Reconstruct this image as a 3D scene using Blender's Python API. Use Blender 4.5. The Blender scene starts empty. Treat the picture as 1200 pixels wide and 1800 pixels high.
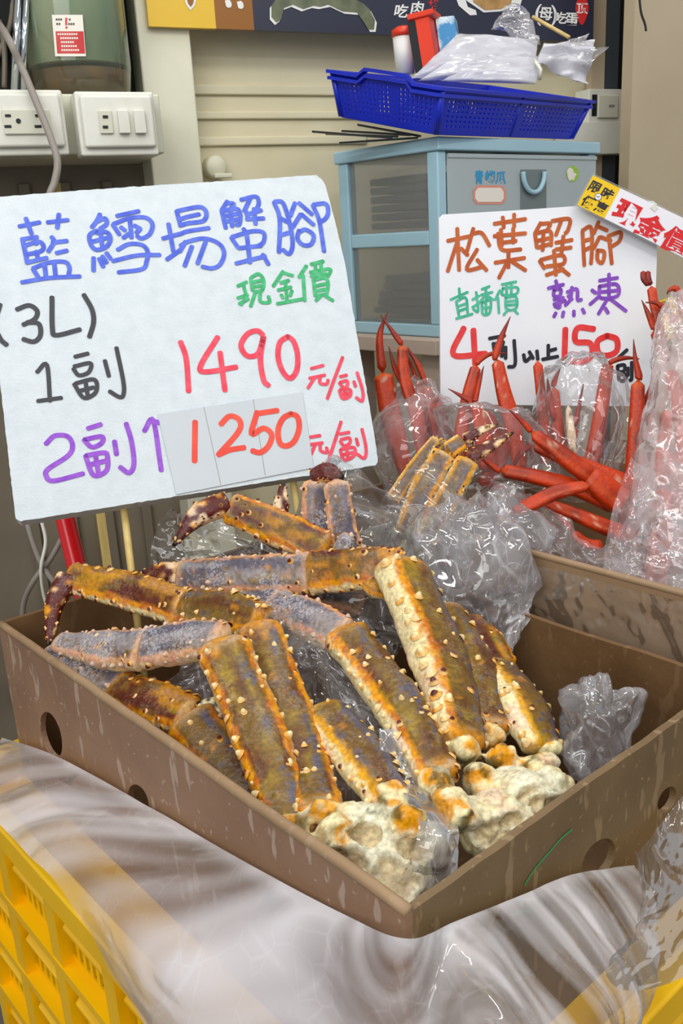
import bpy, bmesh, math, random
from mathutils import Vector as V, Matrix, noise
random.seed(7)
C = bpy.context.scene.collection
SC = bpy.context.scene

# ------------------------------------------------------------------ camera
F = 1600.0
CAM = V((0, 0, 1.35))
_dn = V((.056, 1, .304)).normalized()
_up = -_dn
_fw = (V((0, 0, 1)) - V((0, 0, 1)).dot(_up) * _up).normalized()
_rt = _fw.cross(_up)
def c2w(c): return V((c.dot(_rt), c.dot(_fw), c.dot(_up)))
cam_d = bpy.data.cameras.new('camera'); cam = bpy.data.objects.new('camera', cam_d); C.objects.link(cam)
ax, ay, az = c2w(V((1, 0, 0))), c2w(V((0, -1, 0))), c2w(V((0, 0, -1)))
m = Matrix((ax, ay, az)).transposed().to_4x4(); m.translation = CAM
cam.matrix_world = m
cam_d.sensor_fit = 'VERTICAL'; cam_d.sensor_height = 36; cam_d.lens = F / 1800 * 36
cam_d.clip_start = .02
SC.camera = cam

# ------------------------------------------------------------------ light
SC.view_settings.view_transform = 'Standard'; SC.view_settings.look = 'None'
SC.view_settings.gamma = 1; SC.view_settings.exposure = -0.32
SC.view_settings.use_curve_mapping = False
W = bpy.data.worlds.new('world'); SC.world = W; W.use_nodes = True
W.node_tree.nodes['Background'].inputs[0].default_value = (.93, .96, 1, 1)
W.node_tree.nodes['Background'].inputs[1].default_value = .60
def area(name, loc, target, sx, sy, power, col=(1, 1, 1)):
    l = bpy.data.lights.new(name, 'AREA'); l.shape = 'RECTANGLE'; l.size = sx; l.size_y = sy; l.energy = power; l.color = col
    o = bpy.data.objects.new(name, l); C.objects.link(o); o.location = loc
    o.rotation_euler = (V(target) - V(loc)).to_track_quat('-Z', 'Y').to_euler()
    return o
area('street_daylight', (-.9, -2.2, 2.6), (.1, .9, 1.0), 2.4, 1.8, 56, (1, .98, .95))
area('fluorescent_tube', (-.5, .35, 2.55), (-.2, .8, 1.0), 1.2, .05, 11, (1, 1, 1))
area('fluorescent_tube', (.75, .45, 2.55), (.3, .9, 1.0), 1.2, .05, 9, (1, .97, .9))
area('fluorescent_tube', (.15, 1.35, 2.7), (.15, 1.2, 1.0), .05, 1.2, 8, (1, .97, .9))
area('fluorescent_tube', (-1.1, -.9, 2.6), (-.2, .8, 1.0), 1.2, .05, 6, (1, 1, 1))
area('fluorescent_tube', (1.0, -.7, 2.6), (.2, .9, 1.0), 1.2, .05, 6, (1, .98, .93))
try:
    SC.cycles.use_denoising = True
    SC.cycles.transparent_max_bounces = 24
    SC.cycles.max_bounces = 8
    SC.cycles.sample_clamp_indirect = 6
    SC.cycles.caustics_reflective = False; SC.cycles.caustics_refractive = False
except Exception: pass

# ------------------------------------------------------------------ geometry of the place
def ray(px, py): return c2w(V(((px - 600) / F, (py - 900) / F, 1)))
def P(px, py, d): return CAM + ray(px, py) * d
def hitp(px, py, o, n):
    r = ray(px, py); return CAM + r * ((o - CAM).dot(n) / r.dot(n))
B0 = CAM + V((.02416, .44331, -.38492))
BU = V((-.64914, .76067, 0)).normalized(); BN = V((BU.y, -BU.x, 0)); UP = V((0, 0, 1))
def B(u, n, h): return B0 + BU * u + BN * n + UP * h
def onU(px, py, u): return hitp(px, py, B(u, 0, 0), BU)
def onN(px, py, n): return hitp(px, py, B(0, n, 0), BN)

# ------------------------------------------------------------------ helpers
def lin(h):
    h = h.lstrip('#'); r = []
    for i in (0, 2, 4):
        c = int(h[i:i + 2], 16) / 255; r.append(c / 12.92 if c <= .04045 else ((c + .055) / 1.055) ** 2.4)
    return tuple(r)
def L4(h): return lin(h) + (1,)
def mixc(a, b, t): t = max(0, min(1, t)); return tuple(x + (y - x) * t for x, y in zip(a, b))
def sst(a, b, x):
    t = max(0, min(1, (x - a) / (b - a))); return t * t * (3 - 2 * t)
def N(p, s): return noise.noise(p * s)

class MB:
    def __init__(s): s.v = []; s.f = []; s.c = []
    def vert(s, p, c=None): s.v.append(V(p)); s.c.append(c); return len(s.v) - 1
    def face(s, *i): s.f.append(tuple(i))
    def quad(s, a, b, c, d, col=None):
        i = [s.vert(p, col) for p in (a, b, c, d)]; s.face(*i)
    def obox(s, o, a, b, c, col=None):      # parallelepiped: corner o, edges a b c
        o = V(o); i = [s.vert(o + a * x + b * y + c * z, col) for z in (0, 1) for y in (0, 1) for x in (0, 1)]
        for q in ((0, 2, 3, 1), (4, 5, 7, 6), (0, 1, 5, 4), (2, 6, 7, 3), (0, 4, 6, 2), (1, 3, 7, 5)): s.face(*[i[k] for k in q])
    def box(s, x0, x1, fr=None, col=None):    # in frame fr(u,n,h)
        g = fr or (lambda a, b, c: V((a, b, c)))
        o = g(*x0); s.obox(o, g(x1[0], x0[1], x0[2]) - o, g(x0[0], x1[1], x0[2]) - o, g(x0[0], x0[1], x1[2]) - o, col)
    def prism(s, pts, ext, col=None):
        n = len(pts); a = [s.vert(p, col) for p in pts]; b = [s.vert(V(p) + ext, col) for p in pts]
        s.face(*a[::-1]); s.face(*b)
        for k in range(n): s.face(a[k], a[(k + 1) % n], b[(k + 1) % n], b[k])
    def tube(s, path, rad, n=10, caps=True, col=None):
        path = [V(p) for p in path]; rr = rad if isinstance(rad, (list, tuple)) else [rad] * len(path)
        prev = None; rings = []; ref = None
        for k, p in enumerate(path):
            t = (path[min(k + 1, len(path) - 1)] - path[max(k - 1, 0)]).normalized()
            if ref is None:
                ref = t.orthogonal().normalized()
            ref = (ref - t * ref.dot(t)).normalized(); bi = t.cross(ref)
            rings.append([s.vert(p + (ref * math.cos(2 * math.pi * j / n) + bi * math.sin(2 * math.pi * j / n)) * rr[k], col) for j in range(n)])
        for r0, r1 in zip(rings, rings[1:]):
            for j in range(n): s.face(r0[j], r0[(j + 1) % n], r1[(j + 1) % n], r1[j])
        if caps: s.face(*rings[0][::-1]); s.face(*rings[-1])
    def lathe(s, o, prof, n=40, ax=UP, close=False):
        o = V(o); x = ax.orthogonal().normalized(); y = ax.cross(x); rings = []
        for r, h in prof: rings.append([s.vert(o + ax * h + (x * math.cos(2 * math.pi * j / n) + y * math.sin(2 * math.pi * j / n)) * r) for j in range(n)])
        for r0, r1 in zip(rings, rings[1:]):
            for j in range(n): s.face(r0[j], r0[(j + 1) % n], r1[(j + 1) % n], r1[j])
        s.face(*rings[0][::-1]); s.face(*rings[-1])
    def ell(s, o, a, b, c, nu=18, nv=12, col=None):
        o = V(o); top = s.vert(o + c, col); rows = []
        for i in range(1, nv):
            th = math.pi * i / nv
            rows.append([s.vert(o + c * math.cos(th) + (a * math.cos(2 * math.pi * j / nu) + b * math.sin(2 * math.pi * j / nu)) * math.sin(th), col) for j in range(nu)])
        bot = s.vert(o - c, col)
        for j in range(nu):
            s.face(top, rows[0][j], rows[0][(j + 1) % nu]); s.face(bot, rows[-1][(j + 1) % nu], rows[-1][j])
        for r0, r1 in zip(rows, rows[1:]):
            for j in range(nu): s.face(r0[j], r1[j], r1[(j + 1) % nu], r0[(j + 1) % nu])
    def build(s, name, mat, parent=None, smooth=False, bevel=0, fix=True):
        me = bpy.data.meshes.new(name); o = bpy.data.objects.new(name, me); C.objects.link(o)
        if parent is None:
            org = sum(s.v, V((0, 0, 0))) / max(1, len(s.v)); org.z = min(p.z for p in s.v); o.location = org
        else:
            o.parent = parent; org = V((0, 0, 0)); q = parent
            while q: org = org + q.location; q = q.parent
        me.from_pydata([p - org for p in s.v], [], s.f); me.update()
        if fix:
            bm = bmesh.new(); bm.from_mesh(me); bmesh.ops.recalc_face_normals(bm, faces=bm.faces); bm.to_mesh(me); bm.free()
        if any(c is not None for c in s.c):
            at = me.color_attributes.new('Col', 'FLOAT_COLOR', 'POINT')
            for k, c in enumerate(s.c): at.data[k].color = (tuple(c) + (1,))[:4] if c else (1, 1, 1, 1)
        if smooth:
            for p in me.polygons: p.use_smooth = True
        me.materials.append(mat)
        if bevel:
            b = o.modifiers.new('edge', 'BEVEL'); b.width = bevel; b.segments = 3; b.limit_method = 'ANGLE'; b.angle_limit = .6
            for p in me.polygons: p.use_smooth = True
            w = o.modifiers.new('wn', 'WEIGHTED_NORMAL')
        return o
def tag(o, label, cat, group=None, kind=None):
    if label: o['label'] = label
    if cat: o['category'] = cat
    if group: o['group'] = group
    if kind: o['kind'] = kind
    return o
def thing(name, label, cat, loc, group=None):
    o = bpy.data.objects.new(name, None); C.objects.link(o); o.location = V(loc); o.empty_display_size = .02
    return tag(o, label, cat, group)
def struct(o): o['kind'] = 'structure'; return o
def catmull(pts, k=6):
    pts = [V(p) for p in pts]
    if len(pts) < 3: return [pts[0].lerp(pts[1], i / k) for i in range(k + 1)]
    out = []
    for i in range(len(pts) - 1):
        a = pts[i - 1] if i else pts[0] * 2 - pts[1]; b = pts[i]; c = pts[i + 1]; d = pts[i + 2] if i + 2 < len(pts) else pts[-1] * 2 - pts[-2]
        for j in range(k):
            t = j / k
            out.append(.5 * ((2 * b) + (c - a) * t + (2 * a - 5 * b + 4 * c - d) * t * t + (3 * b - a - 3 * c + d) * t ** 3))
    out.append(pts[-1]); return out

# ------------------------------------------------------------------ materials
def nodes(name):
    m = bpy.data.materials.new(name); m.use_nodes = True; nt = m.node_tree
    return m, nt, nt.nodes['Principled BSDF'], nt.nodes['Material Output']
def nd(nt, typ, **kw):
    n = nt.nodes.new(typ)
    for k, v in kw.items():
        if k.startswith('i_'):
            key = k[2:]; n.inputs[int(key) if key.isdigit() else key].default_value = v
        else: setattr(n, k, v)
    return n
def mat(name, c1, c2=None, rough=.5, scale=20, bump=0, bscale=200, stretch=(1, 1, 1), spec=.5, metal=0, lo=.35, hi=.7, trans=0, sub=0):
    m, nt, p, out = nodes(name); lk = nt.links.new
    p.inputs['Roughness'].default_value = rough; p.inputs['Metallic'].default_value = metal
    p.inputs['Specular IOR Level'].default_value = spec
    p.inputs['Base Color'].default_value = L4(c1)
    tc = nd(nt, 'ShaderNodeTexCoord'); mp = nd(nt, 'ShaderNodeMapping'); mp.inputs['Scale'].default_value = stretch
    lk(tc.outputs['Object'], mp.inputs['Vector'])
    if c2:
        n = nd(nt, 'ShaderNodeTexNoise', i_Scale=scale, i_Detail=6.0); lk(mp.outputs[0], n.inputs['Vector'])
        r = nd(nt, 'ShaderNodeValToRGB'); r.color_ramp.elements[0].position = lo; r.color_ramp.elements[1].position = hi
        r.color_ramp.elements[0].color = L4(c1); r.color_ramp.elements[1].color = L4(c2)
        lk(n.outputs['Fac'], r.inputs[0]); lk(r.outputs[0], p.inputs['Base Color'])
    if bump:
        n = nd(nt, 'ShaderNodeTexNoise', i_Scale=bscale, i_Detail=4.0); lk(mp.outputs[0], n.inputs['Vector'])
        b = nd(nt, 'ShaderNodeBump', i_Strength=bump, i_Distance=.002); lk(n.outputs['Fac'], b.inputs['Height']); lk(b.outputs[0], p.inputs['Normal'])
    if trans: p.inputs['Transmission Weight'].default_value = trans
    if sub:
        p.inputs['Subsurface Weight'].default_value = sub; p.inputs['Subsurface Radius'].default_value = (.01, .006, .004)
    return m
def film(name, col='#f4f4f8', opac=.2, edge=.3, nvar=.2, nscale=14, fk=.35, crs=26, rough=.06, gloss=2.0, stretch=(1, 1, 1), tint=(1, 1, 1), crease=.25, attr=False):
    # thin plastic: mostly transparent, some white scatter, sharp reflections from small flat facets and whitish crease lines
    m, nt, p, out = nodes(name); lk = nt.links.new
    tc = nd(nt, 'ShaderNodeTexCoord'); mp = nd(nt, 'ShaderNodeMapping'); mp.inputs['Scale'].default_value = stretch
    lk(tc.outputs['Object'], mp.inputs['Vector'])
    wn = nd(nt, 'ShaderNodeTexNoise', i_Scale=crs * .5, i_Detail=2.0); lk(mp.outputs[0], wn.inputs['Vector'])
    wm = nd(nt, 'ShaderNodeMixRGB', blend_type='LINEAR_LIGHT', i_Fac=.03); lk(mp.outputs[0], wm.inputs[1]); lk(wn.outputs['Color'], wm.inputs[2])
    geo = nd(nt, 'ShaderNodeNewGeometry'); cur = geo.outputs['Normal']
    for sc, k in ((crs, fk), (crs * 2.6, fk * .3)):
        vo = nd(nt, 'ShaderNodeTexVoronoi', i_Scale=sc); lk(wm.outputs[0], vo.inputs['Vector'])
        sb = nd(nt, 'ShaderNodeVectorMath', operation='SUBTRACT'); lk(vo.outputs['Color'], sb.inputs[0]); sb.inputs[1].default_value = (.5, .5, .5)
        sl = nd(nt, 'ShaderNodeVectorMath', operation='SCALE'); lk(sb.outputs[0], sl.inputs[0]); sl.inputs['Scale'].default_value = k
        ad = nd(nt, 'ShaderNodeVectorMath', operation='ADD'); lk(cur, ad.inputs[0]); lk(sl.outputs[0], ad.inputs[1]); cur = ad.outputs[0]
    no = nd(nt, 'ShaderNodeVectorMath', operation='NORMALIZE'); lk(cur, no.inputs[0]); bp = no
    ve = nd(nt, 'ShaderNodeTexVoronoi', feature='DISTANCE_TO_EDGE', i_Scale=crs); lk(wm.outputs[0], ve.inputs['Vector'])
    ce = nd(nt, 'ShaderNodeMapRange'); ce.inputs[1].default_value = .05; ce.inputs[2].default_value = 0; ce.inputs[4].default_value = crease; lk(ve.outputs['Distance'], ce.inputs[0])
    vf = nd(nt, 'ShaderNodeTexVoronoi', feature='DISTANCE_TO_EDGE', i_Scale=crs * 2.4); lk(wm.outputs[0], vf.inputs['Vector'])
    cf = nd(nt, 'ShaderNodeMapRange'); cf.inputs[1].default_value = .04; cf.inputs[2].default_value = 0; cf.inputs[4].default_value = crease * .8; lk(vf.outputs['Distance'], cf.inputs[0])
    cs = nd(nt, 'ShaderNodeMath', operation='ADD'); lk(ce.outputs[0], cs.inputs[0]); lk(cf.outputs[0], cs.inputs[1]); ce = cs
    lw = nd(nt, 'ShaderNodeLayerWeight', i_Blend=.3); lk(bp.outputs[0], lw.inputs['Normal'])
    nn = nd(nt, 'ShaderNodeTexNoise', i_Scale=nscale, i_Detail=5.0); lk(mp.outputs[0], nn.inputs['Vector'])
    fac = nn.outputs['Fac']
    if attr:
        va = nd(nt, 'ShaderNodeVertexColor', layer_name='Col'); fac = va.outputs[0]
    a = nd(nt, 'ShaderNodeMath', operation='MULTIPLY_ADD', i_1=edge, i_2=opac); lk(lw.outputs['Facing'], a.inputs[0])
    s = nd(nt, 'ShaderNodeMath', operation='SUBTRACT', i_1=.5); lk(fac, s.inputs[0])
    b0 = nd(nt, 'ShaderNodeMath', operation='MULTIPLY_ADD', i_1=nvar * 2); lk(s.outputs[0], b0.inputs[0]); lk(a.outputs[0], b0.inputs[2])
    nm_ = nd(nt, 'ShaderNodeMapRange'); nm_.inputs[1].default_value = .45; nm_.inputs[2].default_value = .66; lk(nn.outputs['Fac'], nm_.inputs[0])
    cm = nd(nt, 'ShaderNodeMath', operation='MULTIPLY'); lk(ce.outputs[0], cm.inputs[0]); lk(nm_.outputs[0], cm.inputs[1])
    b = nd(nt, 'ShaderNodeMath', operation='ADD', use_clamp=True); lk(b0.outputs[0], b.inputs[0]); lk(cm.outputs[0], b.inputs[1])
    tr = nd(nt, 'ShaderNodeBsdfTransparent'); tr.inputs[0].default_value = tuple(tint) + (1,)
    df = nd(nt, 'ShaderNodeBsdfDiffuse'); df.inputs[0].default_value = L4(col); lk(bp.outputs[0], df.inputs['Normal'])
    tl = nd(nt, 'ShaderNodeBsdfTranslucent'); tl.inputs[0].default_value = L4(col); lk(bp.outputs[0], tl.inputs['Normal'])
    dt = nd(nt, 'ShaderNodeMixShader', i_Fac=.4); lk(df.outputs[0], dt.inputs[1]); lk(tl.outputs[0], dt.inputs[2])
    mx = nd(nt, 'ShaderNodeMixShader'); lk(b.outputs[0], mx.inputs[0]); lk(tr.outputs[0], mx.inputs[1]); lk(dt.outputs[0], mx.inputs[2])
    fr = nd(nt, 'ShaderNodeFresnel', i_IOR=1.45); lk(bp.outputs[0], fr.inputs['Normal'])
    fm = nd(nt, 'ShaderNodeMath', operation='MULTIPLY', i_1=gloss, use_clamp=True); lk(fr.outputs[0], fm.inputs[0])
    f2 = nd(nt, 'ShaderNodeMath', operation='MINIMUM', i_1=.55); lk(fm.outputs[0], f2.inputs[0])
    gl = nd(nt, 'ShaderNodeBsdfAnisotropic', i_Roughness=rough); lk(bp.outputs[0], gl.inputs['Normal'])
    m2 = nd(nt, 'ShaderNodeMixShader'); lk(f2.outputs[0], m2.inputs[0]); lk(mx.outputs[0], m2.inputs[1]); lk(gl.outputs[0], m2.inputs[2])
    lk(m2.outputs[0], out.inputs['Surface']); nt.nodes.remove(p)
    return m
def shell(name, rough=.35, speck=.25, frost=0, sub=.1):     # crab shell: pattern colour from the mesh, fine granules and bumps here
    m, nt, p, out = nodes(name); lk = nt.links.new
    at = nd(nt, 'ShaderNodeVertexColor', layer_name='Col'); tc = nd(nt, 'ShaderNodeTexCoord')
    n = nd(nt, 'ShaderNodeTexNoise', i_Scale=260.0, i_Detail=5.0); lk(tc.outputs['Object'], n.inputs['Vector'])
    r = nd(nt, 'ShaderNodeMapRange'); r.inputs[1].default_value = .3; r.inputs[2].default_value = .7; r.inputs[3].default_value = 1 - speck; r.inputs[4].default_value = 1 + speck
    lk(n.outputs['Fac'], r.inputs[0])
    mu = nd(nt, 'ShaderNodeVectorMath', operation='SCALE'); lk(at.outputs[0], mu.inputs[0]); lk(r.outputs[0], mu.inputs['Scale'])
    src = mu.outputs[0]
    if frost:
        f = nd(nt, 'ShaderNodeTexNoise', i_Scale=420.0, i_Detail=3.0); lk(tc.outputs['Object'], f.inputs['Vector'])
        f2 = nd(nt, 'ShaderNodeTexNoise', i_Scale=28.0, i_Detail=3.0); lk(tc.outputs['Object'], f2.inputs['Vector'])
        ff = nd(nt, 'ShaderNodeMath', operation='MULTIPLY'); lk(f.outputs['Fac'], ff.inputs[0]); lk(f2.outputs['Fac'], ff.inputs[1])
        fr = nd(nt, 'ShaderNodeMapRange'); fr.inputs[1].default_value = .27; fr.inputs[2].default_value = .36; fr.inputs[4].default_value = frost
        lk(ff.outputs[0], fr.inputs[0])
        mx = nd(nt, 'ShaderNodeMixRGB'); mx.inputs[2].default_value = L4('#c9c6cc'); lk(fr.outputs[0], mx.inputs[0]); lk(src, mx.inputs[1]); src = mx.outputs[0]
    lk(src, p.inputs['Base Color']); p.inputs['Roughness'].default_value = rough; p.inputs['Specular IOR Level'].default_value = .32
    b = nd(nt, 'ShaderNodeBump', i_Strength=.45, i_Distance=.0015); lk(n.outputs['Fac'], b.inputs['Height']); lk(b.outputs[0], p.inputs['Normal'])
    if sub:
        p.inputs['Subsurface Weight'].default_value = sub; p.inputs['Subsurface Radius'].default_value = (.004, .002, .001)
    return m
def carton(name, base, dark, pale, stain=.5):
    m, nt, p, out = nodes(name); lk = nt.links.new
    tc = nd(nt, 'ShaderNodeTexCoord')
    n = nd(nt, 'ShaderNodeTexNoise', i_Scale=9.0, i_Detail=6.0); lk(tc.outputs['Object'], n.inputs['Vector'])
    r = nd(nt, 'ShaderNodeValToRGB'); r.color_ramp.elements[0].position = .3; r.color_ramp.elements[1].position = .7
    r.color_ramp.elements[0].color = L4(dark); r.color_ramp.elements[1].color = L4(base); lk(n.outputs['Fac'], r.inputs[0])
    mp = nd(nt, 'ShaderNodeMapping'); mp.inputs['Scale'].default_value = (75, 75, 22); lk(tc.outputs['Object'], mp.inputs[0])
    s = nd(nt, 'ShaderNodeTexNoise', i_Scale=1.0, i_Detail=2.0); lk(mp.outputs[0], s.inputs['Vector'])
    s2 = nd(nt, 'ShaderNodeMapRange'); s2.inputs[1].default_value = .61; s2.inputs[2].default_value = .65; s2.inputs[4].default_value = stain
    lk(s.outputs['Fac'], s2.inputs[0])
    sp = nd(nt, 'ShaderNodeTexNoise', i_Scale=170.0, i_Detail=1.0); lk(tc.outputs['Object'], sp.inputs['Vector'])
    s3 = nd(nt, 'ShaderNodeMapRange'); s3.inputs[1].default_value = .70; s3.inputs[2].default_value = .73; s3.inputs[4].default_value = stain; lk(sp.outputs['Fac'], s3.inputs[0])
    s4 = nd(nt, 'ShaderNodeMath', operation='MAXIMUM'); lk(s2.outputs[0], s4.inputs[0]); lk(s3.outputs[0], s4.inputs[1]); s2 = s4
    mx = nd(nt, 'ShaderNodeMixRGB'); mx.inputs[2].default_value = L4(pale); lk(s2.outputs[0], mx.inputs[0]); lk(r.outputs[0], mx.inputs[1])
    lk(mx.outputs[0], p.inputs['Base Color']); p.inputs['Roughness'].default_value = .55
    f = nd(nt, 'ShaderNodeTexNoise', i_Scale=60.0, i_Detail=5.0); lk(tc.outputs['Object'], f.inputs['Vector'])
    b = nd(nt, 'ShaderNodeBump', i_Strength=.25, i_Distance=.003); lk(f.outputs['Fac'], b.inputs['Height']); lk(b.outputs[0], p.inputs['Normal'])
    return m
M = dict(
    carton=carton('brown_cardboard', '#96755c', '#80614b', '#bba596', .6), carton_olive=carton('olive_cardboard', '#7f6746', '#614c31', '#9f8765', .5),  # near-right wall of the front box gets a darker, more olive brown
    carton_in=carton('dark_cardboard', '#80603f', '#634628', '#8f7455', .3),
    carton2=carton('tan_cardboard', '#a08463', '#8a6e50', '#b8a088', .2),
    black=mat('black', '#15161a', rough=.4), hole=mat('hole_edge', '#b89a72', rough=.8),
    foam=mat('polystyrene', '#ccd4d9', '#c3ccd1', rough=.7, scale=60, bump=.35, bscale=330),
    board=mat('white_board', '#eef0f5', '#e8ebf2', rough=.45, scale=12, bump=.1, bscale=160),
    paper=mat('white_paper', '#bec5ca', '#b8bfc5', rough=.6, scale=8),
    ink_blue=mat('blue_marker', '#3a52c4', '#5670d6', rough=.6, scale=90), ink_black=mat('black_marker', '#23242e', rough=.5),
    ink_red=mat('red_marker', '#d82c46', '#e44e62', rough=.6, scale=90), ink_purple=mat('purple_marker', '#7f34b8', '#9a54cc', rough=.6, scale=120),
    ink_green=mat('green_marker', '#1f9a58', '#43b57a', rough=.6, scale=160), ink_scarlet=mat('scarlet_marker', '#d8341f', '#e24a32', rough=.5, scale=40),
    ink_brown=mat('brown_marker', '#b5501a', '#c8682c', rough=.5, scale=60), ink_teal=mat('teal_marker', '#2fae88', '#58c4a2', rough=.6, scale=120),
    ink_violet=mat('violet_marker', '#7a3db4', '#9458cc', rough=.6, scale=120), ink_bright=mat('bright_red_marker', '#e02a2c', '#ea4a48', rough=.5, scale=60),
    wood=mat('bamboo', '#d8bf7c', '#c4a862', rough=.5, scale=30, stretch=(4, 4, .5)),
    wall=mat('cream_wall', '#e2dabb', '#d3c9a4', rough=.5, scale=5, bump=.1, bscale=30),
    wall_r=mat('beige_wall', '#c0b096', '#b3a387', rough=.6, scale=4),
    panel=mat('grey_panel', '#7f7665', '#685f50', rough=.5, scale=5), white_metal=mat('cream_metal', '#e2e0ca', '#d6d3bb', rough=.4, scale=7),
    dark=mat('dark_gap', '#101010', rough=.8), floor=mat('concrete', '#77726c', '#625e58', rough=.7, scale=12),
    yellow=mat('yellow_plastic', '#f8c400', '#f0b800', rough=.35, scale=10, sub=.0), blue=mat('blue_plastic', '#1a2fc4', '#1526b0', rough=.3, scale=10),
    lblue=mat('pale_blue_plastic', '#a5c9d6', '#9bc0cf', rough=.35, scale=6),
    red=mat('red_plastic', '#d3121c', rough=.25), chrome=mat('chrome', '#c8ccd0', rough=.12, metal=1), grey=mat('grey_cable', '#8d857c', rough=.5),
    white=mat('white_plastic', '#e2e2d8', '#d4d3c6', rough=.35, scale=14), offwhite=mat('aged_plastic', '#cfcfbd', rough=.4),
    pink=mat('pale_wood_shelf', '#c7b4a4', '#bba797', rough=.6, scale=8),
    p_yel=mat('poster_yellow', '#dfb633', rough=.35), p_brn=mat('poster_brown', '#8f5a1c', rough=.35), p_navy=mat('poster_navy', '#2a2d40', '#25283a', rough=.35, scale=5),
    p_white=mat('poster_white', '#e4e4e0', rough=.4), p_crab=mat('poster_crab', '#6d7358', '#4c5440', rough=.4, scale=40), p_tan=mat('poster_tan', '#b98f58', '#8d6a3a', rough=.4, scale=40),
    p_red=mat('poster_red', '#c42a2a', rough=.4), tray=mat('dark_tray', '#56606c', '#48515e', rough=.4, scale=4),
    tag_y=mat('tag_yellow', '#f0c619', rough=.35), tag_w=mat('tag_white', '#eceaf2', rough=.35), tag_r=mat('tag_red', '#d8262a', rough=.4),
    lime=mat('lime', '#9ac43a', rough=.4), cyan=mat('cyan_ink', '#2f97c8', rough=.5), salmon=mat('salmon', '#e0917e', rough=.5), cream=mat('label_cream', '#ece6da', rough=.6),
    bluebox=mat('sky_blue', '#4a8fc4', '#d5e3ec', rough=.4, scale=30, lo=.45, hi=.55), orange=mat('orange_red', '#dc3a1c', rough=.4),
    king=shell('king_crab_shell', .30, .30, .10, .03), kingf=shell('frosty_crab_shell', .5, .25, .45, .03), snow=shell('red_crab_shell', .33, .12, 0, .04),
    flesh=mat('crab_flesh', '#cdbb98', '#b7a27c', rough=.3, scale=60, bump=.4, bscale=120, sub=.2),
    green_pen=mat('green_pen', '#2f9a55', rough=.6),
)
M['milky'] = film('milky_film', '#faf7fc', .38, .28, .48, 24, .10, 15, .085, 2.6, crease=.10, attr=True)
M['clear'] = film('clear_film', opac=.05, edge=.16, nvar=.05, nscale=12, fk=.35, crs=20, rough=.05, gloss=1.8, crease=.2)
M['smooth'] = film('smooth_film', opac=.06, edge=.15, nvar=.05, nscale=6, fk=.02, crs=12, rough=.10, gloss=1.4, crease=.0)
M['crisp'] = film('crisp_film', '#fbf8fd', opac=.15, edge=.22, nvar=.30, nscale=22, fk=.6, crs=24, rough=.04, gloss=2.9, crease=.42, stretch=(1, .8, .3))
M['rosy'] = film('rosy_film', '#f6ecf0', opac=.15, edge=.25, nvar=.22, nscale=14, fk=.4, crs=20, rough=.07, gloss=1.9, crease=.3)
M['drawer'] = film('frosted_plastic', '#dce8ea', .84, .05, .04, 4, .02, 6, .3, 1.0, crease=0)
M['drawer_side'] = film('smoky_plastic', '#c6c8c2', .20, .05, .04, 4, .02, 6, .3, .8, crease=0)
M['glassy'] = film('bottle_plastic', '#a9b59a', .07, .2, .16, 7, .04, 6, .06, 1.6, tint=(.95, .98, .94), crease=0)
M['sleeve'] = film('tag_sleeve', '#dfe6e6', .16, .3, .05, 6, .04, 10, .05, 1.5, crease=0)

# ------------------------------------------------------------------ setting
a23 = math.radians(23)
WD = V((math.cos(a23), math.sin(a23), 0)); WN = V((math.sin(a23), -math.cos(a23), 0))
K0 = P(768, 240, 1.4)                                   # near top corner of the drawer cabinet
WO = K0 - WN * .44; WO = V((WO.x, WO.y, 0))
def Wf(s, o, z): return WO + WD * s + WN * o + UP * z
def onW(px, py, o): return hitp(px, py, WO + WN * o, WN)
def sz(px, py, o): q = onW(px, py, o) - WO; return q.dot(WD), q.z
def wbox(name, mt, s0, s1, o0, o1, z0, z1, parent=None, bevel=0):
    b = MB(); b.box((s0, o0, z0), (s1, o1, z1), Wf); return b.build(name, mt, parent, bevel=bevel)
b = MB(); b.quad(V((-4, -3, 0)), V((4, -3, 0)), V((4, 4, 0)), V((-4, 4, 0))); struct(b.build('floor', M['floor']))
sL, _ = sz(246, 100, .07); sR, _ = sz(338, 100, .07)
sBk = sz(1120, 150, 0)[0]
struct(wbox('wall_back', M['wall'], sL, sBk + .3, -.06, 0, 0, 2.7))
struct(wbox('wall_left', M['panel'], -1.6, sL, -.06, .0, 0, 2.7))
struct(wbox('trim_1', M['white_metal'], sL, sR, .0, .07, 0, 2.7, bevel=.004))
k = 2
for y0, y1 in ((150, 168), (196, 210), (240, 256)):      # shallow ribs of the back wall
    z0 = sz(450, y1, 0)[1]; z1 = sz(450, y0, 0)[1]
    struct(wbox('trim_%d' % k, M['wall'], sR + .002, sz(640, 200, 0)[0], 0, .008, z0, z1, bevel=.003)); k += 1
for px in (60, 128, 178, 192, 258):                              # battens of the wall panelling low on the left
    s0 = sz(px, 980, 0)[0]
    struct(wbox('trim_%d' % k, M['panel'] if px != 178 else M['wood'], s0, s0 + .018, .0, .012, 0, sz(100, 300, 0)[1] - .02, bevel=.002)); k += 1
struct(wbox('trim_%d' % k, M['dark'], sz(1046, 100, .01)[0], sz(1125, 100, .01)[0], .0, .012, 0, 2.7)); k += 1
s0 = sz(1110, 160, .22)[0]
struct(wbox('wall_right', M['wall_r'], s0, s0 + .9, .19, .22, 0, 2.7))
struct(wbox('trim_%d' % k, mat('slate', '#3c444c', rough=.5), sz(1064, 100, .03)[0], sz(1087, 100, .03)[0], .0125, .03, 0, 2.7)); k += 1
struct(wbox('trim_%d' % k, M['wall_r'], sz(1040, 100, .03)[0], sz(1063, 100, .03)[0], .0125, .03, 0, 2.7)); k += 1
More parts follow.
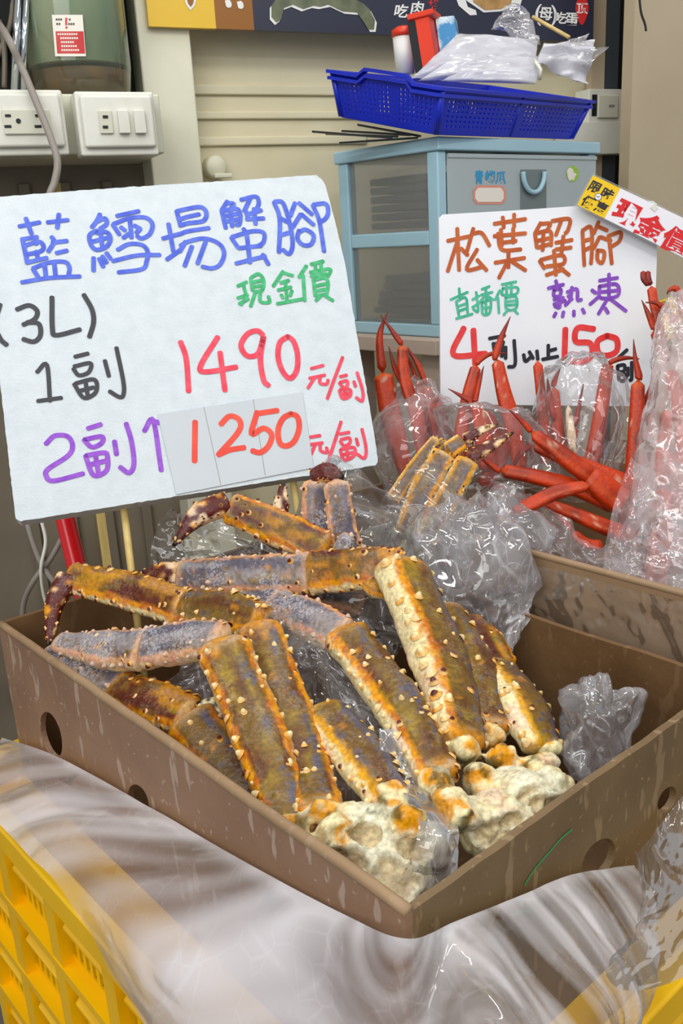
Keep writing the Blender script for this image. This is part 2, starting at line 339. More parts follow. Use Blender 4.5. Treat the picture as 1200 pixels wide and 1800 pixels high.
# ledge carrying the bottle
zt = sz(140, 150, .19)[1]
s_l = -1.0
struct(wbox('trim_%d' % k, M['offwhite'], s_l, sL - .004, 0.0, .19, sz(140, 272, .19)[1], zt - .012, bevel=.003)); k += 1
wb = MB(); s0, z0 = sz(236, 80, .02); wb.box((s0 - .3, .001, zt), (sL - .001, .012, 2.6), Wf); struct(wb.build('trim_%d' % k, M['dark'])); k += 1

def wall_plate(name, x0, x1, y0, y1, label, kind):
    s0, z1 = sz(x0, y0, .24); s1, z0 = sz(x1, y1, .24)
    c = Wf((s0 + s1) / 2, .19, z0)
    t = thing(name, label, 'power socket')
    t.location = c
    wbox('back_box', M['white'], s0, s1, .191, .235, z0, z1, t, .004)
    h = (z1 - z0); w = (s1 - s0)
    wbox('cover_plate', M['white'], s0 + .05 * w, s1 - .04 * w, .234, .244, z0 + .12 * h, z1 - .06 * h, t, .006)
    return t, s0, s1, z0, z1
_thing = thing
def thing(name, label, cat, loc=(0, 0, 0), group=None): return _thing(name, label, cat, loc, group)
t, s0, s1, z0, z1 = wall_plate('wall_socket', -70, 124, 155, 272, 'cream wall socket with three-pin outlets under the grey cable', 0)
sa, za = sz(2, 192, .246); sb, zb = sz(92, 236, .246)
wbox('outlet', M['offwhite'], sa, sb, .243, .248, zb, za, t, .002)
for px in (14, 67):
    for py, w in ((203, 10), (222, 12)):
        a, zz = sz(px - w / 2, py, .25); c_, _ = sz(px + w / 2, py, .25); wbox('slot', M['black'], a, c_, .246, .2490, zz - .0018, zz + .0018, t)
for px in (32,):
    g = MB(); g.lathe(onW(px, 213, .246), [(.0035, 0), (.0035, .003)], 14, WN); g.build('ground_hole', M['black'], t)
t, s0, s1, z0, z1 = wall_plate('switch_panel', 130, 282, 159, 272, 'cream wall box with a two-pin outlet and two switches below the bottle', 1)
for x0, x1, nm in ((172, 200, 'outlet'), (205, 229, 'rocker_switch'), (233, 257, 'rocker_switch')):
    sa, za = sz(x0, 194, .246); sb, zb = sz(x1, 235, .246)
    o = wbox(nm, M['offwhite'] if nm == 'outlet' else M['white'], sa, sb, .243, .248 if nm == 'outlet' else .252, zb, za, t, .0015)
    if nm == 'outlet':
        for py in (205, 223):
            a, zz = sz(181, py, .25); c_, _ = sz(190, py, .25); wbox('slot', M['black'], a, c_, .2465, .2492, zz - .002, zz + .002, o)
# grey cable hanging over the socket
def cable(label, pts, r, mt, name='power_cable', cat='cable'):
    b = MB(); b.tube(catmull([P(*p) for p in pts], 8), r, 8); return tag(b.build(name, mt, smooth=True), label, cat)
dC = 1.33
cable('grey cable hanging down in front of the cream wall socket', [(-20, 20, 1.5), (10, 60, dC), (38, 118, dC), (66, 185, dC), (90, 245, dC), (101, 285, dC), (96, 320, dC), (86, 350, dC), (80, 420, dC + .02)], .0056, M['grey'])
cable('thin pale cable looping over another cable behind the box', [(45, 880, 1.30), (48, 920, 1.28), (70, 985, 1.28), (100, 1030, 1.28), (125, 1060, 1.3)], .004, M['grey'])
cable('thin grey cable curving down behind the red pole', [(112, 940, 1.28), (90, 980, 1.28), (60, 1020, 1.28), (42, 1060, 1.3), (40, 1110, 1.32)], .004, M['grey'])
cable('thin white cable bending under the large price board', [(68, 900, 1.27), (80, 950, 1.27), (72, 1000, 1.27), (78, 1050, 1.29), (92, 1080, 1.3)], .0025, M['white'])
cable('dark wire hanging down the beige wall at top right', [(1122, -20, 1.52), (1126, 20, 1.52), (1133, 42, 1.52), (1135, 54, 1.52)], .002, M['dark'])
for x0, y0, x1, y1, lb in ((-2, 20, 8, 154, 'outermost of the dark tubes beside the bottle'), (22, 20, -10, 110, 'thin dark tube crossing behind the chrome rods')):
    cable(lb, [(x0, -60, 1.5), (x0, y0, 1.5), ((x0 + x1) / 2 + 5, (y0 + y1) / 2, 1.5), (x1, y1, 1.5)], .005, M['panel'], 'rubber_tube', 'tube')
for x0, x1, r, lb in ((33, 22, .006, 'left one of two chrome rods standing beside the bottle'), (47, 37, .0055, 'chrome rod standing between another rod and the bottle')):
    pt = onW(x1, 152, .14); pt.z = zt - .012
    b = MB(); top = onW(x0, -40, .14); b.tube([pt, top], r, 12); tag(b.build('metal_rod', M['chrome'], smooth=True), lb, 'rod')
# bottle with murky water
jr = .083; jc = onW(143, 150, .098); jc.z = zt - .0115
t = thing('water_bottle', 'large murky green plastic bottle with brown dregs and red label', 'bottle', jc)
b = MB(); b.lathe(jc, [(.0, .001), (jr * .8, .001), (jr * .93, .006), (jr * .97, .03), (jr, .05), (jr, .30), (jr * .9, .36), (.03, .40), (.03, .45), (0, .45)], 48); b.build('bottle_body', M['glassy'], t, True)
b = MB(); b.lathe(jc, [(0, .003), (jr * .88, .004), (jr * .93, .03), (jr * .95, .042), (0, .05)], 40); b.build('sediment', mat('sediment', '#7a5424', '#4a3416', rough=.6, scale=30), t, True)
b = MB(); b.lathe(jc, [(jr * .93, .05), (jr * .95, .051), (jr * .95, .27), (jr * .9, .272)], 40); b.build('water', mat('green_water', '#b4b494', '#7f9a7c', rough=.3, scale=14, stretch=(1, 1, .4)), t, True)
# label wrapped on the bottle
tocam = (CAM - jc); tocam.z = 0; tocam.normalize(); side = UP.cross(tocam)
def jarpt(px, py, e=.001):
    # point on the bottle's surface facing the camera under this pixel
    r = ray(px, py); o = CAM - jc; A_ = r.x ** 2 + r.y ** 2; B_ = o.x * r.x + o.y * r.y; C_ = o.x ** 2 + o.y ** 2 - (jr + e) ** 2
    D_ = B_ * B_ - A_ * C_; return CAM + r * ((-B_ - math.sqrt(max(D_, 0))) / A_)
def jarpatch(name, x0, x1, y0, y1, mt, e, par, sk=6):
    b = MB(); n = 8; g = [[b.vert(jarpt(x0 + (x1 - x0) * i / n + sk * j, y0 + (y1 - y0) * j, e)) for i in range(n + 1)] for j in (0, 1)]
    for i in range(n): b.face(g[0][i], g[0][i + 1], g[1][i + 1], g[1][i])
    return b.build(name, mt, par)
lb_ = jarpatch('label', 91, 145, 26, 99, M['cream'], .001, t)
jarpatch('label_band', 97.5, 146.5, 55, 94, M['p_red'], .0014, lb_, 3)
for r_, (y, x0, x1, mt) in enumerate(((34, 98, 112, 'ink_black'), (42, 99, 110, 'ink_black'), (34, 121, 128, 'ink_black'), (42, 120, 134, 'ink_black'), (60, 101, 140, 'cream'), (67, 106, 138, 'cream'), (74, 107, 132, 'cream'), (81, 108, 138, 'cream'), (88, 108, 140, 'cream'))):
    nch = int((x1 - x0) / 4)
    for c_ in range(nch):
        jarpatch('print', x0 + c_ * 4, x0 + c_ * 4 + 2.8, y - 1.6, y + 1.6, M[mt], .0018, lb_, 0)
jarpatch('exclamation_mark', 114.5, 118, 31, 44, M['p_red'], .0018, lb_, 0); jarpatch('exclamation_mark', 115, 118.5, 46.5, 50, M['p_red'], .0018, lb_, 0)
# capped pipe stub on the wall
pc = onW(372, 296, 0)
t = thing('pipe_stub', 'cream capped pipe stub on the wall beside the pillar', 'pipe', pc)
b = MB(); b.lathe(pc + WN * .0005, [(.020, 0), (.020, .03), (.017, .034)], 24, WN); b.build('cap', M['white_metal'], t, True)
b = MB(); b.box(((pc - WO).dot(WD) - .008, .034, pc.z - .02), ((pc - WO).dot(WD) + .026, .042, pc.z - .012), Wf); b.build('lever', M['white_metal'], t, bevel=.002)
# switch and conduit on the right
t = thing('light_switch', 'small grey framed wall switch right of the blue basket', 'switch', onW(1063, 215, .06))
def prect(name, mt, x0, x1, y0, y1, o0, o1, par, bev=.002):
    sa, za = sz(x0, y0, o1); sb, zb = sz(x1, y1, o1); return wbox(name, mt, sa, sb, o0, o1, zb, za, par, bev)
prect('switch_box', M['white'], 1035, 1091, 156, 215, .013, .06, t); prect('rocker', M['offwhite'], 1052, 1086, 167, 207, .059, .066, t); prect('side_slot', M['black'], 1041, 1049, 166, 204, .059, .0615, t, .0005)
prect('printed_mark', M['grey'], 1070, 1080, 184, 189, .0655, .0663, t, 0)
tag(prect('cable_trunking', M['white'], 1000, 1105, 214, 270, .013, .062, None), 'white cable trunking box below the small grey framed switch', 'trunking')
# illustrated menu banner
po = .085
t = thing('menu_banner', 'yellow, brown and navy crab menu banner along the top', 'banner', onW(650, 60, po))
sa = sz(262, 48, po)[0]; s1 = sz(380, 52, po)[0]; s2 = sz(447, 56, po)[0]; s3 = sz(1042, 72, po)[0]
zb = (sz(262, 48, po)[1] + sz(1042, 72, po)[1]) / 2
wbox('yellow_panel', M['p_yel'], sa, s1, po - .012, po, zb, zb + .34, t); wbox('brown_panel', M['p_brn'], s1, s2, po - .012, po, zb, zb + .34, t); wbox('navy_panel', M['p_navy'], s2, s3, po - .012, po, zb, zb + .34, t)

# ------------------------------------------------------------------ writing
def ribbon(b, pts, w, n, ku=6):
    q = catmull(pts, ku) if len(pts) > 2 else [pts[0], pts[0].lerp(pts[1], .5), pts[1]]
    tt = [(q[min(i + 1, len(q) - 1)] - q[max(i - 1, 0)]).normalized() for i in range(len(q))]
    L_ = [(p + n.cross(t_) * w) for p, t_ in zip(q, tt)]; R_ = [(p - n.cross(t_) * w) for p, t_ in zip(q, tt)]
    li = [b.vert(p) for p in L_]; ri = [b.vert(p) for p in R_]
    for i in range(len(q) - 1): b.face(ri[i], ri[i + 1], li[i + 1], li[i])
    for p, t_, s_ in ((q[0], -tt[0], 1), (q[-1], tt[-1], 1)):
        bi = n.cross(t_); fan = [b.vert(p + bi * w * math.cos(a) + t_ * w * .75 * math.sin(a)) for a in [math.pi * k / 6 for k in range(7)]]
        b.face(*fan[::-1])
def strokes(name, lst, cv, pl, wpx, mt, par, eps=.0008, label=None):
    o, n = pl; b = MB()
    for k_, s in enumerate(lst):
        e = eps + (k_ % 7) * .00003
        pts = [hitp(*cv(*q), o + n * e, n) for q in s]
        d = (pts[0] - CAM).dot(c2w(V((0, 0, 1)))); ribbon(b, pts, wpx / F * d / 2, n)
    r = b.build(name, mt, par, fix=False)
    if label: r['label'] = label
    return r
def text_px(name, body, px, py, h, ang, pl, mt, par, eps=.001, sx=1, shear=0, bold=0):
    cu = bpy.data.curves.new('text', 'FONT'); cu.body = body; cu.align_x = 'CENTER'; cu.align_y = 'CENTER'; cu.offset = bold; cu.shear = shear
    o_ = bpy.data.objects.new('text', cu); C.objects.link(o_); dg = bpy.context.evaluated_depsgraph_get(); dg.update()
    me = bpy.data.meshes.new_from_object(o_.evaluated_get(dg)); bpy.data.objects.remove(o_)
    o, n = pl; c, s = math.cos(ang), math.sin(ang); b = MB()
    ys = [v.co.y for v in me.vertices]; xs = [v.co.x for v in me.vertices]; my = (max(ys) + min(ys)) / 2; mx_ = (max(xs) + min(xs)) / 2
    for v in me.vertices:
        x, y = (v.co.x - mx_) * h * sx, -(v.co.y - my) * h
        b.vert(hitp(px + c * x - s * y, py + s * x + c * y, o + n * eps, n))
    for p in me.polygons: b.face(*p.vertices)
    return b.build(name, mt, par, fix=False)
def cvA(x, y): return x * .28333, 300 + y * .28333
def cvB(x, y): return 330 + x * .28333, 300 + y * .28333
def cvC(x, y): return x * .28333, 600 + y * .28333
def cvD(x, y): return 330 + x * .28333, 560 + y * .28333
def cvE(x, y): return 760 + x * .33333, 360 + y * .33333

# banner pictures and writing
pl = (WO + WN * po, WN); idn = lambda x, y: (x, y)
def flat(name, pts, mt, pl_, par, eps=.001, smooth=False):
    o, n = pl_; q = [V((x, y, 0)) for x, y in pts]
    if smooth: q = catmull(q + [q[0]], 5)[:-1]
    b = MB(); b.face(*[b.vert(hitp(p.x, p.y, o + n * eps, n)) for p in q]); return b.build(name, mt, par, fix=False)
crabp = [(480, -40), (490, -4), (474, 14), (474, 34), (483, 44), (491, 38), (496, 18), (512, 12), (530, 20), (548, 14), (560, 16), (580, 12), (605, 24), (630, 26), (643, 44), (650, 56), (660, 56), (662, 40), (652, 20), (638, 10), (618, 0), (600, -10), (600, -40)]
pa = flat('crab_picture', crabp, M['p_white'], pl, t, .001)
flat('crab_print', [(x + (3 if x < 565 else -3) * (1 if y > 10 else 0), y - 4) for x, y in crabp], M['p_crab'], pl, pa, .0016)
pa = flat('crab_picture', [(795, -20), (806, 10), (826, 27), (838, 26), (836, 18), (822, 12), (818, 0), (850, 22), (880, 20), (900, 12), (912, 16), (920, -10), (920, -30), (795, -30)], M['p_white'], pl, t, .001)
flat('crab_print', [(826, -20), (832, 4), (852, 18), (880, 16), (898, 6), (904, -20)], M['p_tan'], pl, pa, .0016)
flat('pointer_mark', [(322, -6), (328, 10), (335, 18), (342, 10), (346, -6)], M['p_white'], pl, t, .001); flat('pointer_mark', [(327, -6), (331, 7), (335, 12), (339, 7), (342, -6)], M['p_brn'], pl, t, .0015)
for x, y in ((401, 6), (422, 8)): flat('dot_mark', [(x - 6, y - 5), (x + 2, y - 6), (x + 6, y + 1), (x + 4, y + 7), (x - 3, y + 6)], M['p_white'], pl, t, .001, True)
text_px('lettering', '吃', 705, 19, 25, .04, pl, M['p_white'], t, shear=.15, bold=.02); text_px('lettering', '肉', 733, 14, 25, .04, pl, M['p_white'], t, shear=.15, bold=.02)
text_px('lettering', '推', 763, 10, 22, .04, pl, M['p_red'], t, bold=.02)
text_px('lettering', '(', 946, 26, 40, .04, pl, M['p_white'], t, bold=.01); text_px('lettering', '母', 959, 24, 25, .04, pl, M['p_white'], t, bold=.02); text_px('lettering', ')', 973, 28, 40, .04, pl, M['p_white'], t, bold=.01)
text_px('lettering', '吃', 985, 31, 22, .04, pl, M['p_white'], t, bold=.02); text_px('lettering', '蛋', 1005, 34, 25, .04, pl, M['p_white'], t, bold=.02)
pa = flat('red_seal', [(1012, 4), (1022, -6), (1031, 0), (1034, 18), (1028, 36), (1022, 44), (1015, 34), (1011, 18)], M['p_red'], pl, t, .001, True)
text_px('lettering', '頂', 1023, 15, 20, .04, pl, M['p_white'], pa, .0016, bold=.02)

# ------------------------------------------------------------------ drawer cabinet on its shelf
fwh = V((_fw.dot(_rt) * 0, 1, 0))
KH = K0.z - hitp(772, 594, K0, V((0, 1, 0))).z
KW, KD = .425, .235
def Kf(x, y, z): return K0 + BN * x + BU * y + UP * z
t = thing('drawer_cabinet', 'pale blue plastic drawer cabinet with frosted drawers under the blue basket', 'cabinet', Kf(KW / 2, KD / 2, -KH))
b = MB()
b.box((-.004, -.006, -.02), (KW + .006, KD + .006, 0), Kf)                 # top
b.box((0, 0, -KH), (KW, KD, -KH + .02), Kf)
for x in (0, KW - .02):
    for y in (0, KD - .024): b.box((x, y, -KH + .02), (x + (.02 if y == 0 else .02), y + .024, -.02), Kf)
zm = K0.z - hitp(760, 405, K0, V((0, 1, 0))).z; zm2 = K0.z - hitp(760, 432, K0, V((0, 1, 0))).z
b.box((0.001, .024, -zm2), (.012, KD - .024, -zm), Kf); b.box((KW - .012, .024, -zm2), (KW - .001, KD - .024, -zm), Kf)
b.box((0.02, KD - .008, -zm2), (KW - .02, KD, -zm), Kf)
b.build('frame', M['lblue'], t, bevel=.003)
for x in (.006, KW - .008):
    for z0, z1 in ((-zm, -.02), (-KH + .02, -zm2)):
        b = MB(); b.box((x, .022, z0), (x + .002, KD - .022, z1), Kf); b.build('side_panel', M['drawer_side'], t)
plF = (K0, -BU); drs = []
for z0, z1 in ((-zm - .008, -.024), (-KH + .022, -zm2 + .008)):
    b = MB(); b.box((.021, -.002, z0), (KW - .002, .001, z1), Kf)
    b.box((.021, -.004, z1 - .006), (KW - .002, .0, z1), Kf)
    b.box((.030, .02, z0), (KW - .03, KD - .02, z0 + .002), Kf)
    drs.append(b.build('drawer', M['drawer'], t))
plH = (K0 - BU * .0045, -BU)
hp = [hitp(x, y, K0 - BU * .008, -BU) for x, y in ((919, 302), (921, 318), (928, 333), (938, 338), (948, 333), (955, 318), (957, 302))]
b = MB(); b.tube(catmull(hp, 6), .0042, 10); b.build('handle', M['lblue'], drs[0], True)
flat('grip_recess', [(914, 298), (960, 298), (960, 368), (914, 368)], mat('recess', '#6f7b7a', rough=.4), (K0 - BU * .0021, -BU), drs[0], .0002)
lab = flat('label', [(838, 326), (882, 326), (889, 335), (889, 351), (882, 359), (838, 359), (831, 351), (831, 335)], M['salmon'], (K0 - BU * .0021, -BU), drs[0], .0004)
lab['label'] = 'blank cream label with salmon border'
flat('label_centre', [(840, 330), (880, 330), (885, 337), (885, 349), (880, 355), (840, 355), (835, 349), (835, 337)], M['cream'], (K0 - BU * .0021, -BU), lab, .0008)
text_px('lettering', '青', 842, 311, 25, .03, (K0 - BU * .0021, -BU), M['cyan'], drs[0], .0006, sx=.6, bold=.03); text_px('lettering', '蝴', 861, 311, 23, .03, (K0 - BU * .0021, -BU), M['cyan'], drs[0], .0006, sx=.8, bold=.03); text_px('lettering', '瓜', 880, 312, 23, .03, (K0 - BU * .0021, -BU), M['cyan'], drs[0], .0006, sx=.8, bold=.03)
stk = flat('sticker', [(1006 + 11 * math.cos(a * .393), 305.5 + 14 * math.sin(a * .393)) for a in range(16)], M['lime'], (K0 - BU * .0021, -BU), drs[0], .0004)
flat('sticker_print', [(996, 300), (1000, 295), (1006, 297), (1008, 303), (1013, 306), (1010, 311), (1008, 317), (1004, 315), (1001, 318), (998, 312)], M['cream'], (K0 - BU * .0021, -BU), stk, .0008, True)
# trays inside the drawers
for lvl, (zb_, n, y0, lbs) in enumerate(((-zm + .006, 6, .03, 'upper'), (-KH + .032, 5, .04, 'lower'))):
    names = ['lowest', 'second from the bottom', 'third from the bottom', 'fourth from the bottom', 'fifth from the bottom', 'topmost']
    for k_ in range(n):
        b = MB(); dz = .0145 if lvl == 0 else .0135
        sh = random.uniform(-.004, .004)
        b.box((.036 + sh, y0 + sh, zb_ + k_ * dz), (KW - .05 + sh, KD - .04 + (sh if lvl == 0 else -.02 * k_ * .4), zb_ + k_ * dz + .011), Kf)
        o = b.build('plastic_tray', M['tray'], None, bevel=.003)
        tag(o, '%s dark tray of the stack in the %s drawer' % (names[k_] if k_ < n - 1 else 'topmost', lbs), 'tray', 'dark trays in the %s drawer' % lbs)
# shelf below
z_sh = K0.z - KH
t = thing('wooden_stand', 'pale pinkish wooden stand under the blue drawer cabinet', 'stand', V((Kf(.1, .1, 0).x, Kf(.1, .1, 0).y, 0)))
b = MB(); b.box((-.03, -.015, -KH - .0255), (KW + .05, KD + .03, -KH - .0005), Kf); b.build('top', M['pink'], t, bevel=.002)
for x, y in ((-.005, 0), (KW - .02, 0), (-.005, KD - .03), (KW - .02, KD - .03)):
    b = MB(); q = Kf(x, y, 0); b.obox(V((q.x, q.y, 0)), BN * .045, BU * .04, UP * (z_sh - .0258)); b.build('leg', M['pink'], t)
b = MB(); q = Kf(.04, .04, 0); b.obox(V((q.x, q.y, .15)), BN * (KW - .065), BU * .012, UP * (z_sh - .19)); b.build('side_board', M['panel'], t)

# ------------------------------------------------------------------ blue basket and what lies in it
Kn = P(766, 236, 1.37); Kl = P(600, 205, 1.47); Kr = P(1003, 244, 1.63)
eb = Kr - Kn; ea = Kl - Kn; ez = eb.cross(ea).normalized()
if ez.z < 0: ez = -ez
BH = .066
def Kb(x, y, z, fl=.09):
    g = 1 + fl * (z / BH); return Kn + eb * ((x - .5) * g + .5) + ea * ((y - .5) * (1 + 1.5 * fl * (z / BH)) + .5) + ez * z
t = thing('plastic_basket', 'royal blue perforated plastic basket on top of the drawer cabinet', 'basket', Kb(.5, .5, 0))
def wallgrid(b, f, nx, ny, solid):
    idx = {}
    for i in range(nx + 1):
        for j in range(ny + 1): idx[i, j] = b.vert(f(i / nx, j / ny))
    for i in range(nx):
        for j in range(ny):
            if solid(i, j): b.face(idx[i, j], idx[i + 1, j], idx[i + 1, j + 1], idx[i, j + 1])
def solid_(nx, ny, gaps):
    def f(i, j):
        if j < 2 or j > ny - 3 or i < 3 or i > nx - 4: return True
        if any(abs(i - nx * g) < 2 for g in gaps): return True
        return not (i % 2 == 1 and j % 2 == 1)
    return f
b = MB()
wallgrid(b, lambda x, z: Kb(x, 0, z * BH), 71, 19, solid_(71, 19, (.5,)))
wallgrid(b, lambda x, z: Kb(x, 1, z * BH), 71, 19, solid_(71, 19, (.5,)))
wallgrid(b, lambda x, z: Kb(0, x, z * BH), 49, 19, solid_(49, 19, (.4,)))
wallgrid(b, lambda x, z: Kb(1, x, z * BH), 49, 19, solid_(49, 19, (.4,)))
b.quad(Kb(0, 0, 0), Kb(1, 0, 0), Kb(1, 1, 0), Kb(0, 1, 0))
o = b.build('basket_body', M['blue'], t, fix=True); sd = o.modifiers.new('thick', 'SOLIDIFY'); sd.thickness = .0022; sd.offset = 0
b = MB(); pr = []
loop = [(0, 0), (.5, 0), (1, 0), (1, .5), (1, 1), (.5, 1), (0, 1), (0, .72), (0, .66), (0, .3), (0, .24)]
def rz(x, y): return .010 if (x == 0 and .28 < y < .7) else 0
for lv, w in ((BH, .014), (BH - .009, .0125)):
    for q0, q1 in zip(loop, loop[1:] + loop[:1]):
        a0, a1 = Kb(*q0, lv) + ez * rz(*q0), Kb(*q1, lv) + ez * rz(*q1)
        cc = Kb(.5, .5, lv); o0 = Kb(*q0, lv, .09) + (Kb(*q0, lv) - cc) * .045 + ez * rz(*q0); o1 = Kb(*q1, lv) + (Kb(*q1, lv) - cc) * .045 + ez * rz(*q1)
        b.prism([a0, a1, o1, o0], ez * -.005)
b.build('rim', M['blue'], t)
for (x, y) in ((0, 0), (1, 0), (0, 1), (.5, 0)):
    b = MB(); b.tube([Kb(x, y, .001), Kb(x, y, BH - .002)], .005 if (x, y) != (.5, 0) else .003, 8); b.build('corner_post', M['blue'], t, True)
# dark flat strips wedged under the basket
for k_, (x0, y0, x1, y1) in enumerate(((548, 232, 690, 243), (572, 236, 700, 241), (628, 220, 740, 240), (600, 231, 722, 238), (596, 252, 735, 243))):
    a0, a1 = P(x0, y0, 1.46 + .012 * k_), P(x1, y1, 1.39 + .005 * k_); dv = a1 - a0
    b = MB(); b.obox(a0, dv, V((0, .012, 0)), V((0, 0, .0022))); 
    tag(b.build('flat_strip', M['black']), ['longest thin black strip sticking out left under the basket', 'thin black strip below the longest one under the basket', 'black strip close against the blue basket bottom', 'black strip in the middle of the strips under the basket', 'lowest black strip lying along the cabinet top edge'][k_], 'strip', 'black strips under the basket')
# bundles of folded clear bags tied together
t = thing('plastic_bag_bundle', 'tied bundle of folded clear plastic bags in the blue basket', 'bag bundle', P(850, 145, 1.52))
fm = film('folded_bags', '#f4f4fa', .78, .25, .35, 30, .3, 26, .15, 1.4, stretch=(1, 1, 3))
def pillow(cs, thick, nm, mt, par, amp=.006, s=(0, 0, 0)):
    a, b_, c_, d_ = [P(*q) for q in cs]; n = (b_ - a).cross(d_ - a).normalized(); b = MB(); NX, NY = 30, 12; idx = {}
    for sd_ in (1, -1):
        for i in range(NX + 1):
            for j in range(NY + 1):
                u_, v_ = i / NX, j / NY; p = a.lerp(b_, u_).lerp(d_.lerp(c_, u_), v_)
                e = (1 - (2 * u_ - 1) ** 6) * (1 - (2 * v_ - 1) ** 4)
                cr_ = noise.noise(V((p.x * 25 + s[0], p.y * 25, p.z * 90))) * amp + noise.noise(p * 60 + V(s)) * amp * .5
                idx[sd_, i, j] = b.vert(p + n * (sd_ * thick * e + cr_))
        for i in range(NX):
            for j in range(NY): b.face(idx[sd_, i, j], idx[sd_, i + 1, j], idx[sd_, i + 1, j + 1], idx[sd_, i, j + 1])
    return b.build(nm, mt, par, True)
pillow([(722, 138, 1.47), (806, 58, 1.47), (945, 72, 1.50), (940, 112, 1.47)], .020, 'folded_bag', fm, t, .003, (1, 0, 0))
pillow([(735, 142, 1.46), (800, 100, 1.45), (946, 98, 1.48), (945, 135, 1.46)], .020, 'folded_bag', fm, t, .003, (5, 0, 0))
pillow([(775, 143, 1.45), (815, 118, 1.44), (950, 112, 1.46), (940, 148, 1.45)], .018, 'folded_bag', fm, t, .003, (9, 0, 0))
pillow([(862, 50, 1.52), (890, 8, 1.54), (925, 15, 1.54), (950, 75, 1.50)], .006, 'bag_flap', M['crisp'], t, .012, (3, 0, 0))
pillow([(943, 112, 1.47), (955, 75, 1.47), (1045, 70, 1.49), (1030, 152, 1.48)], .010, 'bag_tail', fm, t, .016, (7, 0, 0))
pillow([(1015, 95, 1.47), (1022, 88, 1.46), (1066, 84, 1.47), (1030, 120, 1.47)], .004, 'bag_tail', M['crisp'], t, .012, (2, 0, 0))
pillow([(985, 78, 1.49), (1000, 70, 1.48), (1036, 58, 1.48), (1022, 85, 1.48)], .004, 'bag_tail', M['crisp'], t, .012, (6, 0, 0))
b = MB(); b.tube([P(940, 106, 1.455), P(943, 112, 1.447), P(950, 122, 1.44), P(948, 140, 1.45)], .003, 8); b.build('tie', M['white'], t, True)
b = MB(); b.tube([P(936, 30, 1.56), P(1000, 66, 1.52)], .0035, 8); tag(b.build('wooden_stick', M['wood'], smooth=True), 'pale wooden stick poking out behind the bag bundle', 'stick')
t = thing('tape_box', 'red and black box leaning in the back of the blue basket', 'box', P(740, 125, 1.53))
a0 = P(731, 128, 1.53); x_ = P(768, 120, 1.55) - a0; z_ = P(716, 34, 1.53) - a0; y_ = V((.02, .05, .0))
b = MB(); b.obox(a0, x_, y_, z_); b.build('box_body', M['orange'], t, bevel=.002)
b = MB(); b.obox(a0 - y_ * .03 - x_ * .04, x_ * .38, y_ * .1, z_ * .96); b.build('black_side', M['black'], t, bevel=.001)
a1 = P(716, 36, 1.525); b = MB(); b.obox(a1, P(762, 24, 1.55) - a1, y_, P(714, 30, 1.525) - a1 + UP * .004); b.build('lid_flap', M['orange'], t, bevel=.002)
b = MB(); a0 = P(774, 100, 1.58); b.obox(a0, P(808, 96, 1.60) - a0, V((.01, .04, 0)), P(764, 30, 1.58) - a0); tag(b.build('carton_pack', M['bluebox'], bevel=.002), 'sky blue and white box behind the red and black one', 'box')
t = thing('plastic_cup', 'pale cup with red rim behind the red and black box', 'cup', P(712, 130, 1.58))
b = MB(); b.lathe(P(712, 130, 1.58), [(.016, 0), (.020, .06), (.018, .06), (.014, .003)], 24); b.build('cup_body', M['p_white'], t, True)
b = MB(); b.lathe(P(712, 130, 1.58), [(.0215, .058), (.0215, .068), (.012, .074)], 24); b.build('cup_lid', M['orange'], t, True)

# ------------------------------------------------------------------ large price board
SN = V((.23779, -.84341, .48178)).normalized(); SO = P(345, 600, 1.06); SP = (SO, SN)
t = thing('price_board', 'large white polystyrene price board with blue heading over the king crab legs', 'sign', hitp(345, 900, SO, SN))
out_ = [(-26, 348), (60, 341), (180, 332), (300, 324), (420, 317), (530, 309), (556, 308), (566, 316), (572, 326), (590, 395), (606, 462), (625, 575), (645, 690), (660, 780), (664, 812), (660, 818), (600, 828), (500, 842), (350, 866), (200, 890), (100, 906), (36, 916), (28, 912), (20, 850), (10, 760), (-6, 620), (-18, 480)]
o_, n_ = SP
den = []
for (x0, y0), (x1, y1) in zip(out_, out_[1:] + out_[:1]):
    k_ = max(1, int(math.hypot(x1 - x0, y1 - y0) / 8))
    for j in range(k_):
        f_ = j / k_; x, y = x0 + (x1 - x0) * f_, y0 + (y1 - y0) * f_; r_ = noise.noise(V((x * .13, y * .13, 3))) * 1.3
        den.append((x + r_, y + r_))
b = MB(); b.prism([hitp(x, y, o_, n_) for x, y in den], n_ * -.022); b.build('board', M['foam'], t)
S = strokes
